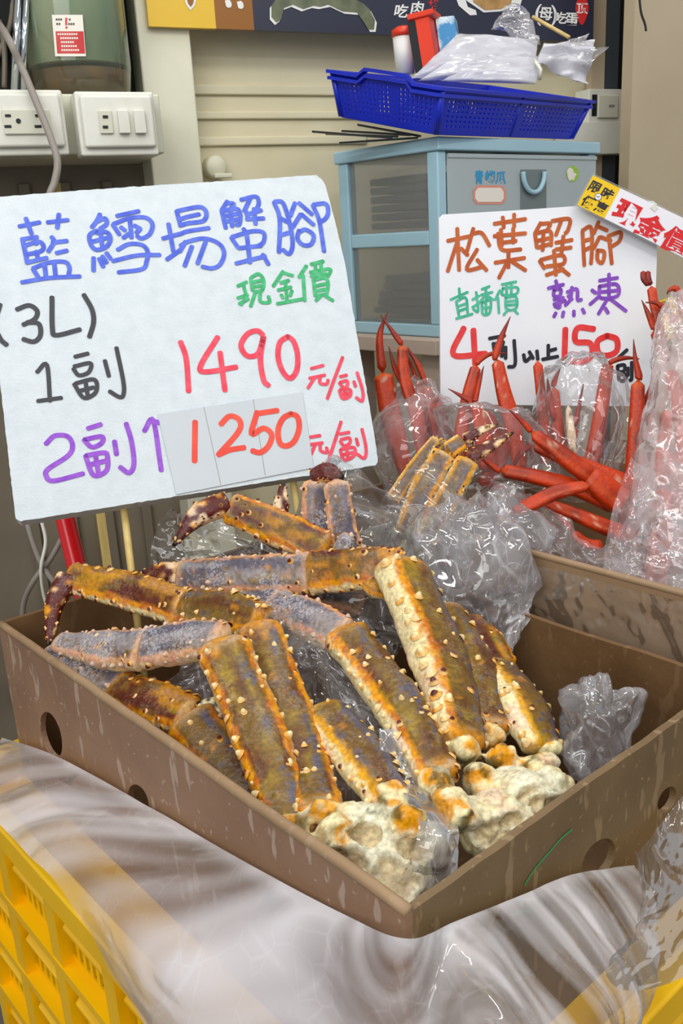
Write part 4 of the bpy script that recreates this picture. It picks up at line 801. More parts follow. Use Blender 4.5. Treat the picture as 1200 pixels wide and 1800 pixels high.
def seg(b, pts, style, flat=.62, roll=0, spines=True, seed=0, sq=.72, flare=.06, x0=.06):
    # pts: (px,py,depth,half width in px); one shell segment added to b
    w3 = [P(*q[:3]) for q in pts]; rad = [q[3] / F * q[2] for q in pts]
    pw = catmull(w3, 8) if len(w3) > 2 else [w3[0].lerp(w3[1], i / 8) for i in range(9)]
    def at(v):
        x = v * (len(pw) - 1); i = min(int(x), len(pw) - 2); return pw[i].lerp(pw[i + 1], x - i)
    def rr(v):
        x = v * (len(rad) - 1); i = min(int(x), len(rad) - 2); return rad[i] + (rad[i + 1] - rad[i]) * (x - i)
    Ln = sum((a - c_).length for a, c_ in zip(pw, pw[1:])); rm = max(rad)
    red = style in ('red', 'redtip', 'maroon', 'spot')
    tip = style in ('tip', 'redtip', 'claw')
    nu = 40 if not red else 22; nv = max(10, int(Ln / (.0032 if not red else .006)))
    rings = []; info = []
    for k in range(nv + 1):
        v = k / nv; p = at(v); tg = (at(min(1, v + .03)) - at(max(0, v - .03))).normalized()
        view = (CAM - p).normalized(); dz = (view * .85 + UP * .5); dz = (dz - tg * dz.dot(tg)).normalized(); sd = tg.cross(dz)
        if roll: dz, sd = dz * math.cos(roll) + sd * math.sin(roll), sd * math.cos(roll) - dz * math.sin(roll)
        ce = min(.5, rm * (.22 if red else .35) / Ln); s = 1
        if v < ce: s = math.sqrt(max(.02, 1 - (1 - v / ce) ** 2))
        if v > 1 - ce and not tip: s = math.sqrt(max(.02, 1 - (1 - (1 - v) / ce) ** 2))
        if not tip: s *= 1 + flare * (math.exp(-((v - .06) / .05) ** 2) + 1.2 * math.exp(-((v - .94) / .05) ** 2)) + .04 * math.sin(math.pi * v)
        w = rr(v) * s; ring = []
        for j in range(nu):
            a = 2 * math.pi * j / nu; ca, sa = math.cos(a), math.sin(a)
            x = math.copysign(abs(sa) ** sq, sa); y = math.copysign(abs(ca) ** sq, ca)
            q = p + sd * (w * x) + dz * (w * flat * y)
            if not red:
                am = rm * .10; q += (q - p) * (noise.noise(q * 55 + V((seed, 0, 0))) * .07 + noise.noise(q * 150) * .05)
            ring.append(b.vert(q, kcol(q, ca, v, style, seed, x, v * Ln, x0)))
        rings.append(ring); info.append((p, sd, dz, w, tg))
    for r0, r1 in zip(rings, rings[1:]):
        for j in range(nu): b.face(r0[j], r0[(j + 1) % nu], r1[(j + 1) % nu], r1[j])
    b.face(*rings[0][::-1]); b.face(*rings[-1])
    if not spines: return
    rs = random.Random(int(seed * 100) + len(pts))
    def spine(k, a, sc):
        p, sd, dz, w, tg = info[k]; sa, ca = math.sin(a), math.cos(a)
        q = p + sd * (w * math.copysign(abs(sa) ** sq, sa)) + dz * (w * flat * math.copysign(abs(ca) ** sq, ca)); nrm = (sd * sa * flat + dz * ca).normalized()
        ax = (nrm + tg * rs.uniform(.1, .6)).normalized(); x = ax.orthogonal().normalized(); y = ax.cross(x); r = .0027 * sc; h = .0029 * sc * rs.uniform(.8, 1.5)
        dk = style in ('dark', 'tip', 'gold') or rs.random() < .24
        c0 = mixc(col['orange'], col['cream'], .1 + .5 * rs.random()); c1 = mixc(col['orange'], col['cream'], .75 + .25 * rs.random()) if not dk else col['dark']; c2 = col['cream'] if not dk else col['black']
        if style in ('frost', 'grey') and not dk: c0 = mixc(c0, col['frost'], .5); c1 = c2 = col['blush']
        m_ = 9; rr_ = [(1.7, -.0010, c0), (1.15, .16 * h, c0), (.85, .5 * h, c1), (.5, .85 * h, c1)]; prev = None
        for f_, hh, cc in rr_:
            ring = [b.vert(q + ax * hh + (x * math.cos(2 * math.pi * i / m_) + y * math.sin(2 * math.pi * i / m_)) * r * f_, cc) for i in range(m_)]
            if prev:
                for i in range(m_): b.face(prev[i], prev[(i + 1) % m_], ring[(i + 1) % m_], ring[i])
            prev = ring
        top = b.vert(q + ax * h, c2)
        for i in range(m_): b.face(prev[i], prev[(i + 1) % m_], top)
    S_ = max(.5, min(1.15, rm / .024)); sp = .0135 if style != 'tip' else .010
    if style == 'claw': return
    for a0 in (1.2, -1.2, 1.75):
        x = rs.uniform(.3, 1) * sp
        while x < Ln * .97:
            spine(min(nv, int(x / Ln * nv)), a0 + rs.uniform(-.15, .15), S_ * rs.uniform(.65, 1.25)); x += sp * rs.uniform(.8, 1.5) * (1 if abs(a0) < 1.5 else 1.6)
    for _ in range(int(Ln / .015)):
        spine(rs.randint(1, nv - 1), rs.uniform(-.9, .9), S_ * rs.uniform(.5, 1.0))
def leg(root, segs, mt, names=('leg', 'knee_joint', 'shin', 'claw_tip'), seed=0, **kw):
    par = root
    for k, sg in enumerate(segs):
        style, pts = sg[0], sg[1]; opt = dict(kw); opt.update(sg[2] if len(sg) > 2 else {})
        nm = opt.pop('name', names[min(k, len(names) - 1)])
        b = MB(); seg(b, pts, style, seed=seed + k * 1.7, **opt)
        o = b.build(nm, M['snow'] if mt == M['snow'] else M['kingf'] if style in ('frost', 'grey') else M['king'], par, True)
        if k == 0: par = o
def topx(p):
    w = p - CAM; z = w.dot(ZC); return w.dot(XC) / z * F + 600, w.dot(YC) / z * F + 900
XC, YC, ZC = c2w(V((1, 0, 0))), c2w(V((0, 1, 0))), c2w(V((0, 0, 1)))
def body(root, lumps, nm='shoulder', orange=.0, vox=.0032, joints=(), spots=()):
    b = MB()
    for px, py, d, rx, ry, dz in list(lumps) + [(x, y, d, r, r * .85, r * .8) for x, y, d, r in joints]:
        o = P(px, py, d); k = d / F
        ex = ray(px + 1, py) - ray(px, py); ey = ray(px, py + 1) - ray(px, py); ez_ = ray(px, py).normalized()
        b.ell(o, ex * rx * d, ey * ry * d, ez_ * dz * k * 1.0, 16, 10)
    o = b.build('tmp', M['king']); md = o.modifiers.new('r', 'REMESH'); md.mode = 'VOXEL'; md.voxel_size = vox; sm = o.modifiers.new('s', 'SMOOTH'); sm.iterations = 9; sm.factor = .5
    dg = bpy.context.evaluated_depsgraph_get(); dg.update(); me = bpy.data.meshes.new_from_object(o.evaluated_get(dg)); loc = o.location.copy(); bpy.data.objects.remove(o)
    r = MB(); jw = [(P(x, y, d - .008), rr_ / F * d) for x, y, d, rr_ in joints]
    for v in me.vertices:
        p = v.co + loc; n1 = N(p, 30); n2 = N(p, 80); n3 = N(p, 200); dv = noise.voronoi(p * 38 + V((n2, n2 * .6, n1)) * .35)[0]; ge = min(1, (dv[1] - dv[0]) * 3.2); h = (ge - 1) * .0028 + n2 * .0009 + n3 * .0006 + abs(N(p, 20)) * .003
        c = mixc(col['white'], col['cream'], sst(-.2, .4, n1)); c = mixc(c, col['orange'], sst(.30 - orange, .55 - orange, n1 + n2 * .4) * .8); c = mixc(c, lin('#a8895a'), sst(.22, .0, ge) * .5); c = mixc(c, col['green'], sst(.46, .6, n3 * .6 + n2 * .6) * .7)
        c = mixc(c, col['blush'], sst(.2, .5, N(p + V((4, 2, 7)), 42)) * .5)
        w_ = max([math.exp(-((p - q).length / (rr_ * .95)) ** 2) for q, rr_ in jw] + [0])
        if w_ > .05: c = mixc(c, mixc(mixc(col['orange'], col['cream'], sst(-.1, .25, n2 + n1 * .5)), col['green'], sst(.1, .35, N(p + V((2, 8, 1)), 60) + n3 * .4) * .8), sst(.2, .55, w_ + n2 * .25))
        if v.normal.dot(CAM - p) > 0:
            x, y = topx(p)
            for sx, sy, rx, ry in spots:
                e = math.sqrt(((x - sx) / rx) ** 2 + ((y - sy) / ry) ** 2) + n2 * .35 + n1 * .2
                if e < 1.5:
                    h += -.0045 * sst(1.0, .75, e) + .0022 * math.exp(-((e - 1.12) / .14) ** 2)
                    c = mixc(c, mixc(lin('#cdb98e'), lin('#a88f68'), sst(-.2, .4, n2 + n3 * .5)), sst(1.02, .85, e) * .85); c = mixc(c, col['white'], math.exp(-((e - 1.12) / .12) ** 2) * .8)
        r.vert(p + v.normal * h, c)
    for f_ in me.polygons: r.face(*f_.vertices)
    return r.build(nm, M['king'], root, True)
G1 = 'king crab sections in the front box'
# --- front section
t = thing('king_crab_section', 'king crab leg cluster nearest the box corner with cream shoulder', 'crab', P(640, 1540, .66), G1)
leg(t, [('olive', [(520, 1478, .655, 38), (470, 1330, .715, 47), (388, 1128, .80, 44)], dict(x0=-0.06, roll=.12)),
        ('frost', [(392, 1125, .805, 34), (330, 1128, .835, 38), (252, 1142, .86, 36)]),
        ('frost', [(262, 1142, .86, 37), (190, 1142, .895, 36), (96, 1130, .94, 17)])], M['kingf'], seed=1)
leg(t, [('olive', [(568, 1440, .66, 38), (520, 1290, .75, 42), (452, 1098, .845, 36)], dict(x0=-0.05, roll=.15)),
        ('olive', [(462, 1092, .855, 30), (400, 1080, .885, 40), (318, 1072, .93, 34)], dict(x0=0.2, roll=-.25)),
        ('dark', [(330, 1072, .93, 34), (230, 1040, .965, 33), (118, 1015, 1.0, 26)], dict(x0=0.25, roll=-.3)),
        ('tip', [(124, 1010, .995, 22), (97, 1060, .975, 17), (90, 1105, .96, 10), (84, 1136, .95, 2)], dict(flat=.8))], M['king'], seed=2)
leg(t, [('blue', [(690, 1415, .665, 38), (640, 1340, .71, 46), (560, 1250, .78, 40)], dict(x0=0.28, roll=.2))], M['king'], seed=3)
leg(t, [('olive', [(468, 1462, .70, 28), (418, 1375, .745, 46), (330, 1262, .80, 44)], dict(roll=-.1)),
        ('dark', [(338, 1262, .80, 36), (275, 1240, .83, 42), (200, 1212, .87, 34)]),
        ('frost', [(215, 1215, .875, 36), (150, 1185, .905, 35), (78, 1148, .945, 20)])], M['kingf'], seed=4)
b = MB(); seg(b, [(412, 1262, .80, 26), (380, 1245, .80, 22), (345, 1238, .80, 5)], 'claw', seed=8, spines=False); b.build('claw', M['king'], t, True)
body(t, [(645, 1530, .645, 72, 62, 66), (700, 1500, .65, 66, 62, 60), (735, 1490, .66, 50, 60, 50), (600, 1500, .645, 52, 44, 50), (650, 1585, .625, 60, 52, 55), (705, 1560, .635, 62, 62, 55), (690, 1440, .66, 50, 32, 45), (622, 1440, .66, 46, 34, 45), (560, 1492, .645, 40, 30, 40),
         (770, 1470, .66, 20, 14, 16), (780, 1500, .66, 14, 22, 16), (700, 1595, .62, 40, 34, 40)], orange=-.14, joints=[(590, 1455, .638, 36), (566, 1425, .662, 34), (535, 1488, .64, 30), (514, 1455, .655, 32), (720, 1440, .64, 34), (690, 1395, .668, 34)], spots=[(645, 1467, 32, 20), (622, 1518, 26, 28), (692, 1545, 44, 40), (728, 1492, 34, 24), (590, 1500, 16, 14)])
# --- right section
t = thing('king_crab_section', 'king crab leg cluster at right of box with tall upright bent leg', 'crab', P(880, 1430, .72), G1)
leg(t, [('olive', [(775, 1372, .68, 36), (700, 1240, .76, 44), (602, 1112, .85, 38)], dict(x0=0.2, roll=.18)),
        ('frost', [(604, 1120, .86, 34), (545, 1090, .895, 36), (482, 1058, .935, 28)]),
        ('frost', [(492, 1062, .94, 30), (430, 1045, .97, 32), (368, 1045, 1.0, 26)])], M['kingf'], seed=11)
leg(t, [('olive', [(812, 1318, .735, 44), (775, 1170, .81, 56), (700, 990, .90, 50)], dict(x0=0.22, roll=.7)),
        ('dark', [(712, 1000, .905, 34), (640, 1000, .915, 36), (540, 1008, .94, 38)], dict(x0=0.25, roll=-.3)),
        ('frost', [(556, 1008, .945, 37), (430, 1012, .97, 34), (312, 1016, 1.0, 30)], dict(roll=-.2)),
        ('tip', [(332, 1014, 1.0, 24), (290, 1008, 1.01, 20), (245, 1012, 1.02, 8)], dict(flat=.8))], M['kingf'], seed=12)
leg(t, [('olive', [(858, 1290, .77, 36), (830, 1180, .83, 42), (772, 1068, .90, 34)], dict(x0=0.15, roll=.3))], M['king'], seed=13)
leg(t, [('blue', [(955, 1322, .765, 34), (915, 1240, .80, 46), (868, 1170, .86, 34)], dict(x0=0.42, roll=.6)), ('dark', [(880, 1180, .865, 34), (850, 1130, .89, 34), (815, 1090, .92, 26)], dict(roll=.4))], M['king'], seed=14)
leg(t, [('dark', [(690, 1040, .90, 16), (662, 1030, .90, 22), (640, 1018, .91, 14)])], M['king'], names=('claw',), seed=19)
body(t, [(880, 1440, .685, 70, 58, 60), (930, 1410, .70, 66, 56, 60), (965, 1395, .71, 50, 50, 50), (835, 1440, .675, 48, 42, 44), (900, 1380, .715, 56, 36, 45), (850, 1380, .71, 40, 36, 40), (860, 1480, .67, 50, 40, 50), (930, 1460, .68, 56, 44, 50), (950, 1345, .74, 36, 26, 30)], orange=.02, joints=[(812, 1435, .65, 34), (788, 1405, .66, 38), (766, 1375, .68, 36), (838, 1365, .705, 32), (808, 1318, .735, 38), (882, 1330, .74, 32), (860, 1295, .768, 32), (935, 1350, .742, 30), (966, 1318, .768, 24)], spots=[(870, 1465, 36, 30), (930, 1402, 26, 18), (965, 1420, 30, 22), (900, 1440, 22, 16)])
# --- rear bagged section with upright legs
t = thing('king_crab_section', 'frosty king crab legs standing upright behind the bent legs under the board', 'crab', P(610, 1010, 1.02), G1)
leg(t, [('grey', [(600, 985, 1.0, 34), (560, 940, 1.0, 26), (556, 840, 1.0, 24)], dict(roll=0)), ('tip', [(545, 842, 1.0, 14), (575, 830, .995, 18), (600, 845, .99, 10)])], M['kingf'], names=('leg', 'claw_tip'), seed=21)
leg(t, [('grey', [(612, 975, .985, 30), (602, 930, .985, 24), (590, 842, .985, 22)])], M['kingf'], seed=22)
leg(t, [('tip', [(488, 930, 1.01, 16), (494, 885, 1.01, 14), (497, 848, 1.01, 4)])], M['kingf'], seed=23)
leg(t, [('frost', [(620, 975, .965, 30), (585, 962, .965, 34)]), ('dark', [(578, 968, .97, 30), (480, 925, .975, 32), (398, 890, .98, 26)], dict(roll=-.2)), ('tip', [(404, 884, .98, 22), (350, 905, .97, 20), (304, 960, .96, 3)], dict(flat=.8))], M['kingf'], names=('joint', 'shin', 'claw_tip'), seed=24)
leg(t, [('grey', [(640, 1060, 1.0, 30), (560, 1040, 1.0, 34), (500, 1035, 1.01, 24)])], M['kingf'], seed=25)
body(t, [(640, 1020, 1.03, 50, 40, 50), (610, 990, 1.02, 40, 34, 40)], vox=.005)
# --- section in the bag against the red legs
t = thing('king_crab_section', 'golden king crab legs with dark claws pointing up at the red crab legs', 'crab', P(720, 960, 1.08), G1)
leg(t, [('gold', [(712, 945, 1.07, 22), (745, 860, 1.07, 24), (785, 795, 1.07, 22)]), ('gold', [(785, 795, 1.07, 16), (815, 775, 1.07, 16)]), ('tip', [(815, 776, 1.07, 13), (842, 758, 1.07, 8), (874, 746, 1.07, 2)])], M['king'], names=('leg', 'knee_joint', 'claw_tip'), seed=31)
leg(t, [('gold', [(745, 955, 1.05, 22), (785, 880, 1.05, 22), (825, 805, 1.05, 20)]), ('tip', [(822, 806, 1.05, 14), (860, 785, 1.05, 11), (902, 760, 1.05, 2)])], M['king'], names=('leg', 'claw_tip'), seed=32)
leg(t, [('gold', [(690, 880, 1.09, 14), (730, 820, 1.09, 13), (768, 768, 1.09, 8)])], M['king'], seed=33)
leg(t, [('gold', [(715, 860, 1.10, 12), (755, 800, 1.10, 12), (782, 772, 1.10, 6)])], M['king'], seed=34)
body(t, [(730, 970, 1.08, 40, 36, 40)], vox=.005)

# --- red crab sections
G2 = 'red crab sections in the rear box'
def reds(label, base, legs):
    t = thing('red_crab_section', label, 'crab', P(*base), G2)
    for k, pts in enumerate(legs):
        # thick part, then the thin end
        cut = 1
        for i in range(1, len(pts)):
            if pts[i][3] < 7.5 and pts[i - 1][3] >= 7.5: cut = i; break
        else: cut = len(pts)
        d0 = pts[:cut]
        if len(d0) >= 2:
            sg = [('red', d0, dict(flat=.62, sq=.6, spines=False, flare=.03))]
            if cut < len(pts): sg.append(('redtip', [pts[cut - 1][:3] + (max(4, pts[cut - 1][3] * .55),)] + pts[cut:], dict(flat=.8, sq=.9, spines=False)))
        else: sg = [('redtip', pts, dict(flat=.8, sq=.9, spines=False))]
        leg(t, sg, M['snow'], names=('leg', 'claw_tip'), seed=40 + k * 3.1)
    return t
def Dp(d, *pts): return [(x, y, d + (0 if len(r) == 0 else r[0]), w) for x, y, w, *r in pts]
reds('red crab legs standing crossed at the tips beside the large board', (720, 880, 1.22), [
    Dp(1.22, (722, 860, 12), (690, 745, 19), (672, 655, 16), (667, 592, 6), (681, 549, 1)),
    Dp(1.21, (748, 850, 13), (735, 745, 13), (711, 665, 10), (707, 607, 9), (695, 590, 5), (669, 554, 1)),
    Dp(1.23, (745, 780, 9), (709, 679, 8), (694, 648, 5), (683, 609, 1)),
    Dp(1.24, (775, 800, 10), (761, 735, 9), (750, 679, 8), (735, 642, 5), (715, 611, 2)),
    Dp(1.25, (765, 780, 8), (733, 668, 7.6), (716, 627, 3)),
    Dp(1.20, (830, 790, 9), (805, 770, 8), (781, 752, 6), (754, 715, 1)),
    Dp(1.24, (790, 790, 9), (770, 705, 9), (755, 695, 5))])
reds('red crab legs in front of the smaller board between its numbers', (860, 850, 1.16), [
    Dp(1.16, (915, 830, 12), (900, 745, 15), (885, 690, 13), (873, 632, 10), (871, 624, 7), (882, 590, 5), (897, 556, .6)),
    Dp(1.18, (805, 830, 12), (811, 757, 12), (824, 690, 11), (837, 642, 9), (842, 634, 5), (862, 622, 4), (891, 621, 1)),
    Dp(1.15, (858, 830, 15), (848, 770, 14), (835, 706, 10), (836, 700, 5), (843, 668, 4), (850, 643, .6)),
    Dp(1.155, (840, 740, 8), (828, 708, 6), (812, 697, 4), (787, 683, .6)),
    Dp(1.19, (850, 860, 16), (880, 790, 16), (850, 720, 10))])
reds('sprawling red crab legs lying over the rear box toward the king crab', (1090, 900, 1.10), [
    Dp(1.08, (1100, 890, 24), (1062, 860, 23), (1030, 834, 19)),
    Dp(1.08, (1040, 840, 17), (985, 798, 15), (934, 760, 10), (928, 752, 6), (912, 735, 4), (894, 720, 1)),
    Dp(1.11, (1120, 860, 18), (1050, 830, 15), (990, 805, 12), (936, 783, 9), (930, 785, 6), (912, 800, 5), (901, 824, 1)),
    Dp(1.09, (1085, 890, 16), (1013, 858, 15), (940, 838, 13), (880, 827, 11), (872, 824, 6), (850, 808, 4), (817, 789, 1)),
    Dp(1.04, (1036, 853, 9), (980, 865, 13), (930, 888, 12), (898, 904, 10), (893, 905, 7), (880, 896, 5), (862, 881, 1)),
    Dp(1.07, (1125, 950, 15), (1060, 925, 14), (1000, 900, 11), (950, 882, 8)),
    Dp(1.06, (1060, 960, 10), (1030, 955, 9), (1005, 935, 8), (985, 910, 6), (960, 894, 1))])
reds('red crab legs standing inside the clear bag under the number 150', (990, 820, 1.2), [
    Dp(1.20, (960, 820, 10), (955, 740, 9), (944, 634, 8)),
    Dp(1.21, (990, 820, 10), (983, 764, 9), (973, 680, 8), (974, 671, 5), (985, 645, 1)),
    Dp(1.20, (985, 800, 9), (974, 741, 8), (966, 700, 6), (962, 666, 1)),
    Dp(1.18, (1035, 830, 14), (1050, 760, 13), (1065, 660, 11), (1070, 640, 8), (1078, 634, 5), (1100, 629, 4), (1123, 631, 1)),
    Dp(1.17, (1055, 870, 11), (1048, 830, 9), (1042, 800, 8), (1041, 794, 5), (1055, 760, 4), (1065, 729, 1)),
    Dp(1.21, (1000, 800, 9), (1008, 750, 8), (1013, 735, 5), (1025, 675, 1))])
reds('upright pair of red crab legs left of the pink frosted bag', (1115, 900, 1.14), [
    Dp(1.14, (1112, 920, 16), (1114, 840, 16), (1118, 760, 14), (1121, 668, 11), (1122, 660, 7), (1116, 630, 4), (1113, 596, .6)),
    Dp(1.15, (1125, 860, 14), (1133, 790, 13), (1137, 715, 10), (1137, 702, 6), (1144, 680, 4), (1153, 646, .6)),
    Dp(1.13, (1105, 960, 16), (1100, 900, 16), (1090, 860, 12))])
t = reds('dark red crab leg ends reaching up in front of the beige wall', (1180, 700, 1.13), [
    Dp(1.14, (1172, 640, 9), (1158, 575, 8), (1149, 535, 7.6), (1144, 503, 7.6)),
    Dp(1.12, (1175, 640, 9), (1160, 610, 9), (1149, 580, 7.6), (1146, 572, 5), (1138, 550, 4.5), (1127, 527, .6)),
    Dp(1.12, (1200, 600, 9), (1180, 552, 8), (1168, 542, 6), (1152, 532, 4), (1134, 532, .8)),
    Dp(1.13, (1205, 560, 9), (1196, 520, 9), (1187, 507, 6), (1176, 510, 3), (1172, 517, 1))])
for px in (1131, 1139):
    b = MB(); seg(b, [(1143 + (px - 1139) * .3, 502, 1.14, 5), (px, 490, 1.14, 5), (px - 1, 476, 1.14, 4.5)], 'maroon', spines=False, flat=.8); b.build('claw_finger', M['snow'], t, True)
reds('red crab legs seen through the pink frosted bag at right edge', (1160, 950, 1.08), [
    Dp(1.08, (1150, 1050, 18), (1160, 950, 18), (1165, 860, 16)), Dp(1.10, (1180, 1000, 18), (1190, 880, 18), (1185, 780, 15)), Dp(1.10, (1160, 900, 12), (1165, 800, 12), (1172, 720, 10)), Dp(1.1, (1210, 860, 18), (1200, 740, 16), (1178, 650, 10)),
    Dp(1.05, (1122, 1050, 12), (1140, 1000, 12), (1150, 930, 9))])
t = thing('spotted_crab_leg', 'pale spotted crab leg among the red legs in the clear bag', 'crab', P(1005, 800, 1.2))
b = MB(); seg(b, [(1010, 800, 1.19, 7), (1003, 760, 1.19, 8), (998, 712, 1.19, 4)], 'spot', spines=False); b.build('leg', M['snow'], t, True)

# ------------------------------------------------------------------ plastic bags and sheets
def tri(s_, t_, z):
    k = (s_ + t_) * .36603; a, b_ = s_ + k, t_ + k; i, j = math.floor(a), math.floor(b_); fx, fy = a - i, b_ - j
    h = lambda x, y: noise.cell(V((x + .5, y + .5, z + .5)))
    if fx > fy: return h(i, j) * (1 - fx) + h(i + 1, j) * (fx - fy) + h(i + 1, j + 1) * fy
    return h(i, j) * (1 - fy) + h(i, j + 1) * (fy - fx) + h(i + 1, j + 1) * fx
def grid_build(b, rows, amp, f, seed, dirs=None, closed=False, amp2=.0):
    nr, nc = len(rows), len(rows[0]); idx = {}
    ds = sum((rows[nr // 2][j + 1] - rows[nr // 2][j]).length for j in range(nc - 1)) / max(1, nc - 1)
    dt = sum((rows[i + 1][nc // 3] - rows[i][nc // 3]).length for i in range(nr - 1)) / max(1, nr - 1)
    for i in range(nr):
        for j in range(nc):
            j0, j1 = ((j - 1) % nc, (j + 1) % nc) if closed else (max(j - 1, 0), min(j + 1, nc - 1))
            tu = rows[i][j1] - rows[i][j0]; tv = rows[min(i + 1, nr - 1)][j] - rows[max(i - 1, 0)][j]
            n = tu.cross(tv); n = n.normalized() if n.length > 1e-9 else V((0, 0, 1))
            p = rows[i][j]
            if dirs: s_, t_ = p.dot(dirs[0]), p.dot(dirs[1])
            else: s_, t_ = (abs(j - nc / 2) if closed else j) * ds, i * dt
            w = V((s_ * f, t_ * f, seed)); wx, wy = noise.noise(w * .6) * .8, noise.noise(w * .6 + V((7, 3, 0))) * .8
            h = tri(w.x + wx, w.y + wy, seed) + .5 * tri((w.x + wx) * 2.2 + 3, (w.y - wy) * 2.2, seed + 5) + .2 * tri(w.x * 4.7, w.y * 4.7 + wx, seed + 9)
            h += noise.noise(w * .5) * .5
            g = None
            if dirs:
                h = -abs(tri(w.x + wx, w.y + wy, seed) + .35 * tri((w.x + wx) * 2.1 + 3, (w.y - wy) * 2.1, seed + 5)) - .25 * abs(noise.noise(w * .5)) - .10 * abs(tri(s_ * f * 6 + wx * 3, t_ * f * 1.6 + wy, seed + 2))
                g0 = .5 + .7 * noise.noise(V((s_ * f * 1.3 + wx * .7, t_ * f * .5, 4))) + .5 * noise.noise(V((s_ * f * 4 + wx, t_ * f * 1.1, 8))) + .25 * noise.noise(V((s_ * f * 9 + wx * 2, t_ * f * 2, 2)))
                e_ = math.exp(-(i / nr / .05) ** 2) * .5; g0 = max(0, min(1.2, g0 + e_)); g = (g0, g0, g0)
            if dirs: h *= min(1, .15 + 5 * i / nr)
            idx[i, j] = b.vert(p + n * amp * h, g)
    for i in range(nr - 1):
        for j in range(nc if closed else nc - 1):
            b.face(idx[i, j], idx[i, (j + 1) % nc], idx[i + 1, (j + 1) % nc], idx[i + 1, j])
def dense(rows, kc, kr):
    r1 = [catmull(r, kc) for r in rows]; nc = len(r1[0]); cols = [catmull([r[j] for r in r1], kr) for j in range(nc)]
    return [[cols[j][i] for j in range(nc)] for i in range(len(cols[0]))]
def sheet(name, rows, mt, par, amp=.006, f=26, seed=0, kc=14, kr=14, dirs=None, smooth=True, label=None):
    b = MB(); kc = round(kc * 1.7); kr = round(kr * 1.7); grid_build(b, dense(rows, kc, kr), amp, f, seed, dirs, amp2=amp * .25)
    o = b.build(name, mt, par, smooth)
    return o
def psheet(name, rows, mt, par, **k): return sheet(name, [[P(*q) for q in r] for r in rows], mt, par, **k)
def sleeve(name, pts, mt, par, amp=.01, f=26, seed=0, flat=.6, nu=90, k=18):
    # open-topped bag: (px,py,depth,half width px) from bottom to mouth
    w3 = catmull([P(*q[:3]) for q in pts], k); rad = [q[3] / F * q[2] for q in pts]; rows = []
    for i, p in enumerate(w3):
        x = i / (len(w3) - 1) * (len(rad) - 1); a = min(int(x), len(rad) - 2); r_ = rad[a] + (rad[a + 1] - rad[a]) * (x - a)
        t_ = (w3[min(i + 1, len(w3) - 1)] - w3[max(i - 1, 0)]).normalized(); vw = (CAM - p); vw = (vw - t_ * vw.dot(t_)).normalized(); sd = t_.cross(vw)
        rows.append([p + sd * r_ * math.cos(2 * math.pi * j / nu) + vw * r_ * flat * math.sin(2 * math.pi * j / nu) for j in range(nu)])
    b = MB(); grid_build(b, rows, amp, f, seed, closed=True, amp2=amp * .25)
    b.face(*range(nu))
    return b.build(name, mt, par, True)
def blob(name, px, py, d, rx, ry, rz, mt, par, amp=.012, f=26, seed=0, nu=110, nv=64):
    o = P(px, py, d); ex = (ray(px + 1, py) - ray(px, py)) * d; ey = (ray(px, py + 1) - ray(px, py)) * d; ez_ = ray(px, py).normalized(); rows = []
    for i in range(nv + 1):
        th = math.pi * (.02 + .96 * i / nv); sq_ = lambda v: math.copysign(abs(v) ** .75, v)
        rows.append([o - ey * ry * sq_(math.cos(th)) + (ex * rx * sq_(math.cos(2 * math.pi * j / nu)) + ez_ * rz * math.sin(2 * math.pi * j / nu)) * abs(math.sin(th)) ** .75 for j in range(nu)])
    b = MB(); grid_build(b, rows, amp, f, seed, closed=True, amp2=amp * .25)
    return b.build(name, mt, par, True)
def bag(o, label, group=None): return tag(o, label, 'plastic bag', group)

# big milky bag draped over the crate, outside the front box
def col_(top, bot, pl, mids=(.33, .66), bulge=(.012, .012)):
    d = (bot - top); n = -BN if pl == 'N' else (-BU if pl == 'U' else (-BU - BN).normalized())
    return [top] + [top + d * m_ + n * b_ for m_, b_ in zip(mids, bulge)] + [bot]
cols = [col_(onN(4, 1297, -.012), onN(-12, 1440, -.085), 'N'), col_(onN(100, 1330, -.010), onN(50, 1500, -.085), 'N'), col_(onN(250, 1412, -.005), onN(108, 1560, -.086), 'N', bulge=(.016, .012)),
        col_(onN(425, 1512, -.005), onN(192, 1690, -.087), 'N', bulge=(.014, .02)), col_(onN(600, 1605, -.005), onN(285, 1850, -.089), 'N', bulge=(.008, .02)),
        col_(B(-.010, -.010, -.003), B(.0, -.096, -.34), 'C', bulge=(.004, .02)),
        col_(onU(800, 1620, -.006), onU(795, 2000, -.088), 'U', bulge=(.006, .02)), col_(onU(920, 1572, -.006), onU(885, 1950, -.088), 'U', bulge=(.012, .03)), col_(onU(1005, 1538, -.007), onU(985, 1900, -.086), 'U', bulge=(.02, .03)), col_(onU(1113, 1522, -.010), onU(1088, 1840, -.080), 'U', bulge=(.02, .02))]
rows = [[c[i] for c in cols] for i in range(4)]
bag(sheet('plastic_sheet', rows, M['milky'], None, amp=.008, f=11, seed=3, kc=16, kr=24, dirs=(UP * 1.5 - BN * 1.6 - BU * .25, BU * .45 + BN * .5)), 'large milky plastic sheet draped over the front box side and yellow crate')
t_ = onU(1118, 1520, -.012)
cols = [col_(onU(1116, 1500, -.010), onU(1062, 1690, -.080), 'U'), col_(onU(1126, 1490, -.010), onU(1095, 1740, -.08), 'U'), col_(onU(1165, 1440, -.008), onU(1200, 1720, -.082), 'U'), col_(onU(1215, 1385, -.008), onU(1300, 1640, -.078), 'U'), col_(onU(1280, 1330, -.008), onU(1400, 1560, -.076), 'U')]
bag(sheet('plastic_sheet', [[c[i] for c in cols] for i in range(4)], M['smooth'], None, amp=.0035, f=26, seed=8, kc=18, kr=22), 'thin clear sheet gathered in a knot over the yellow crate at right')

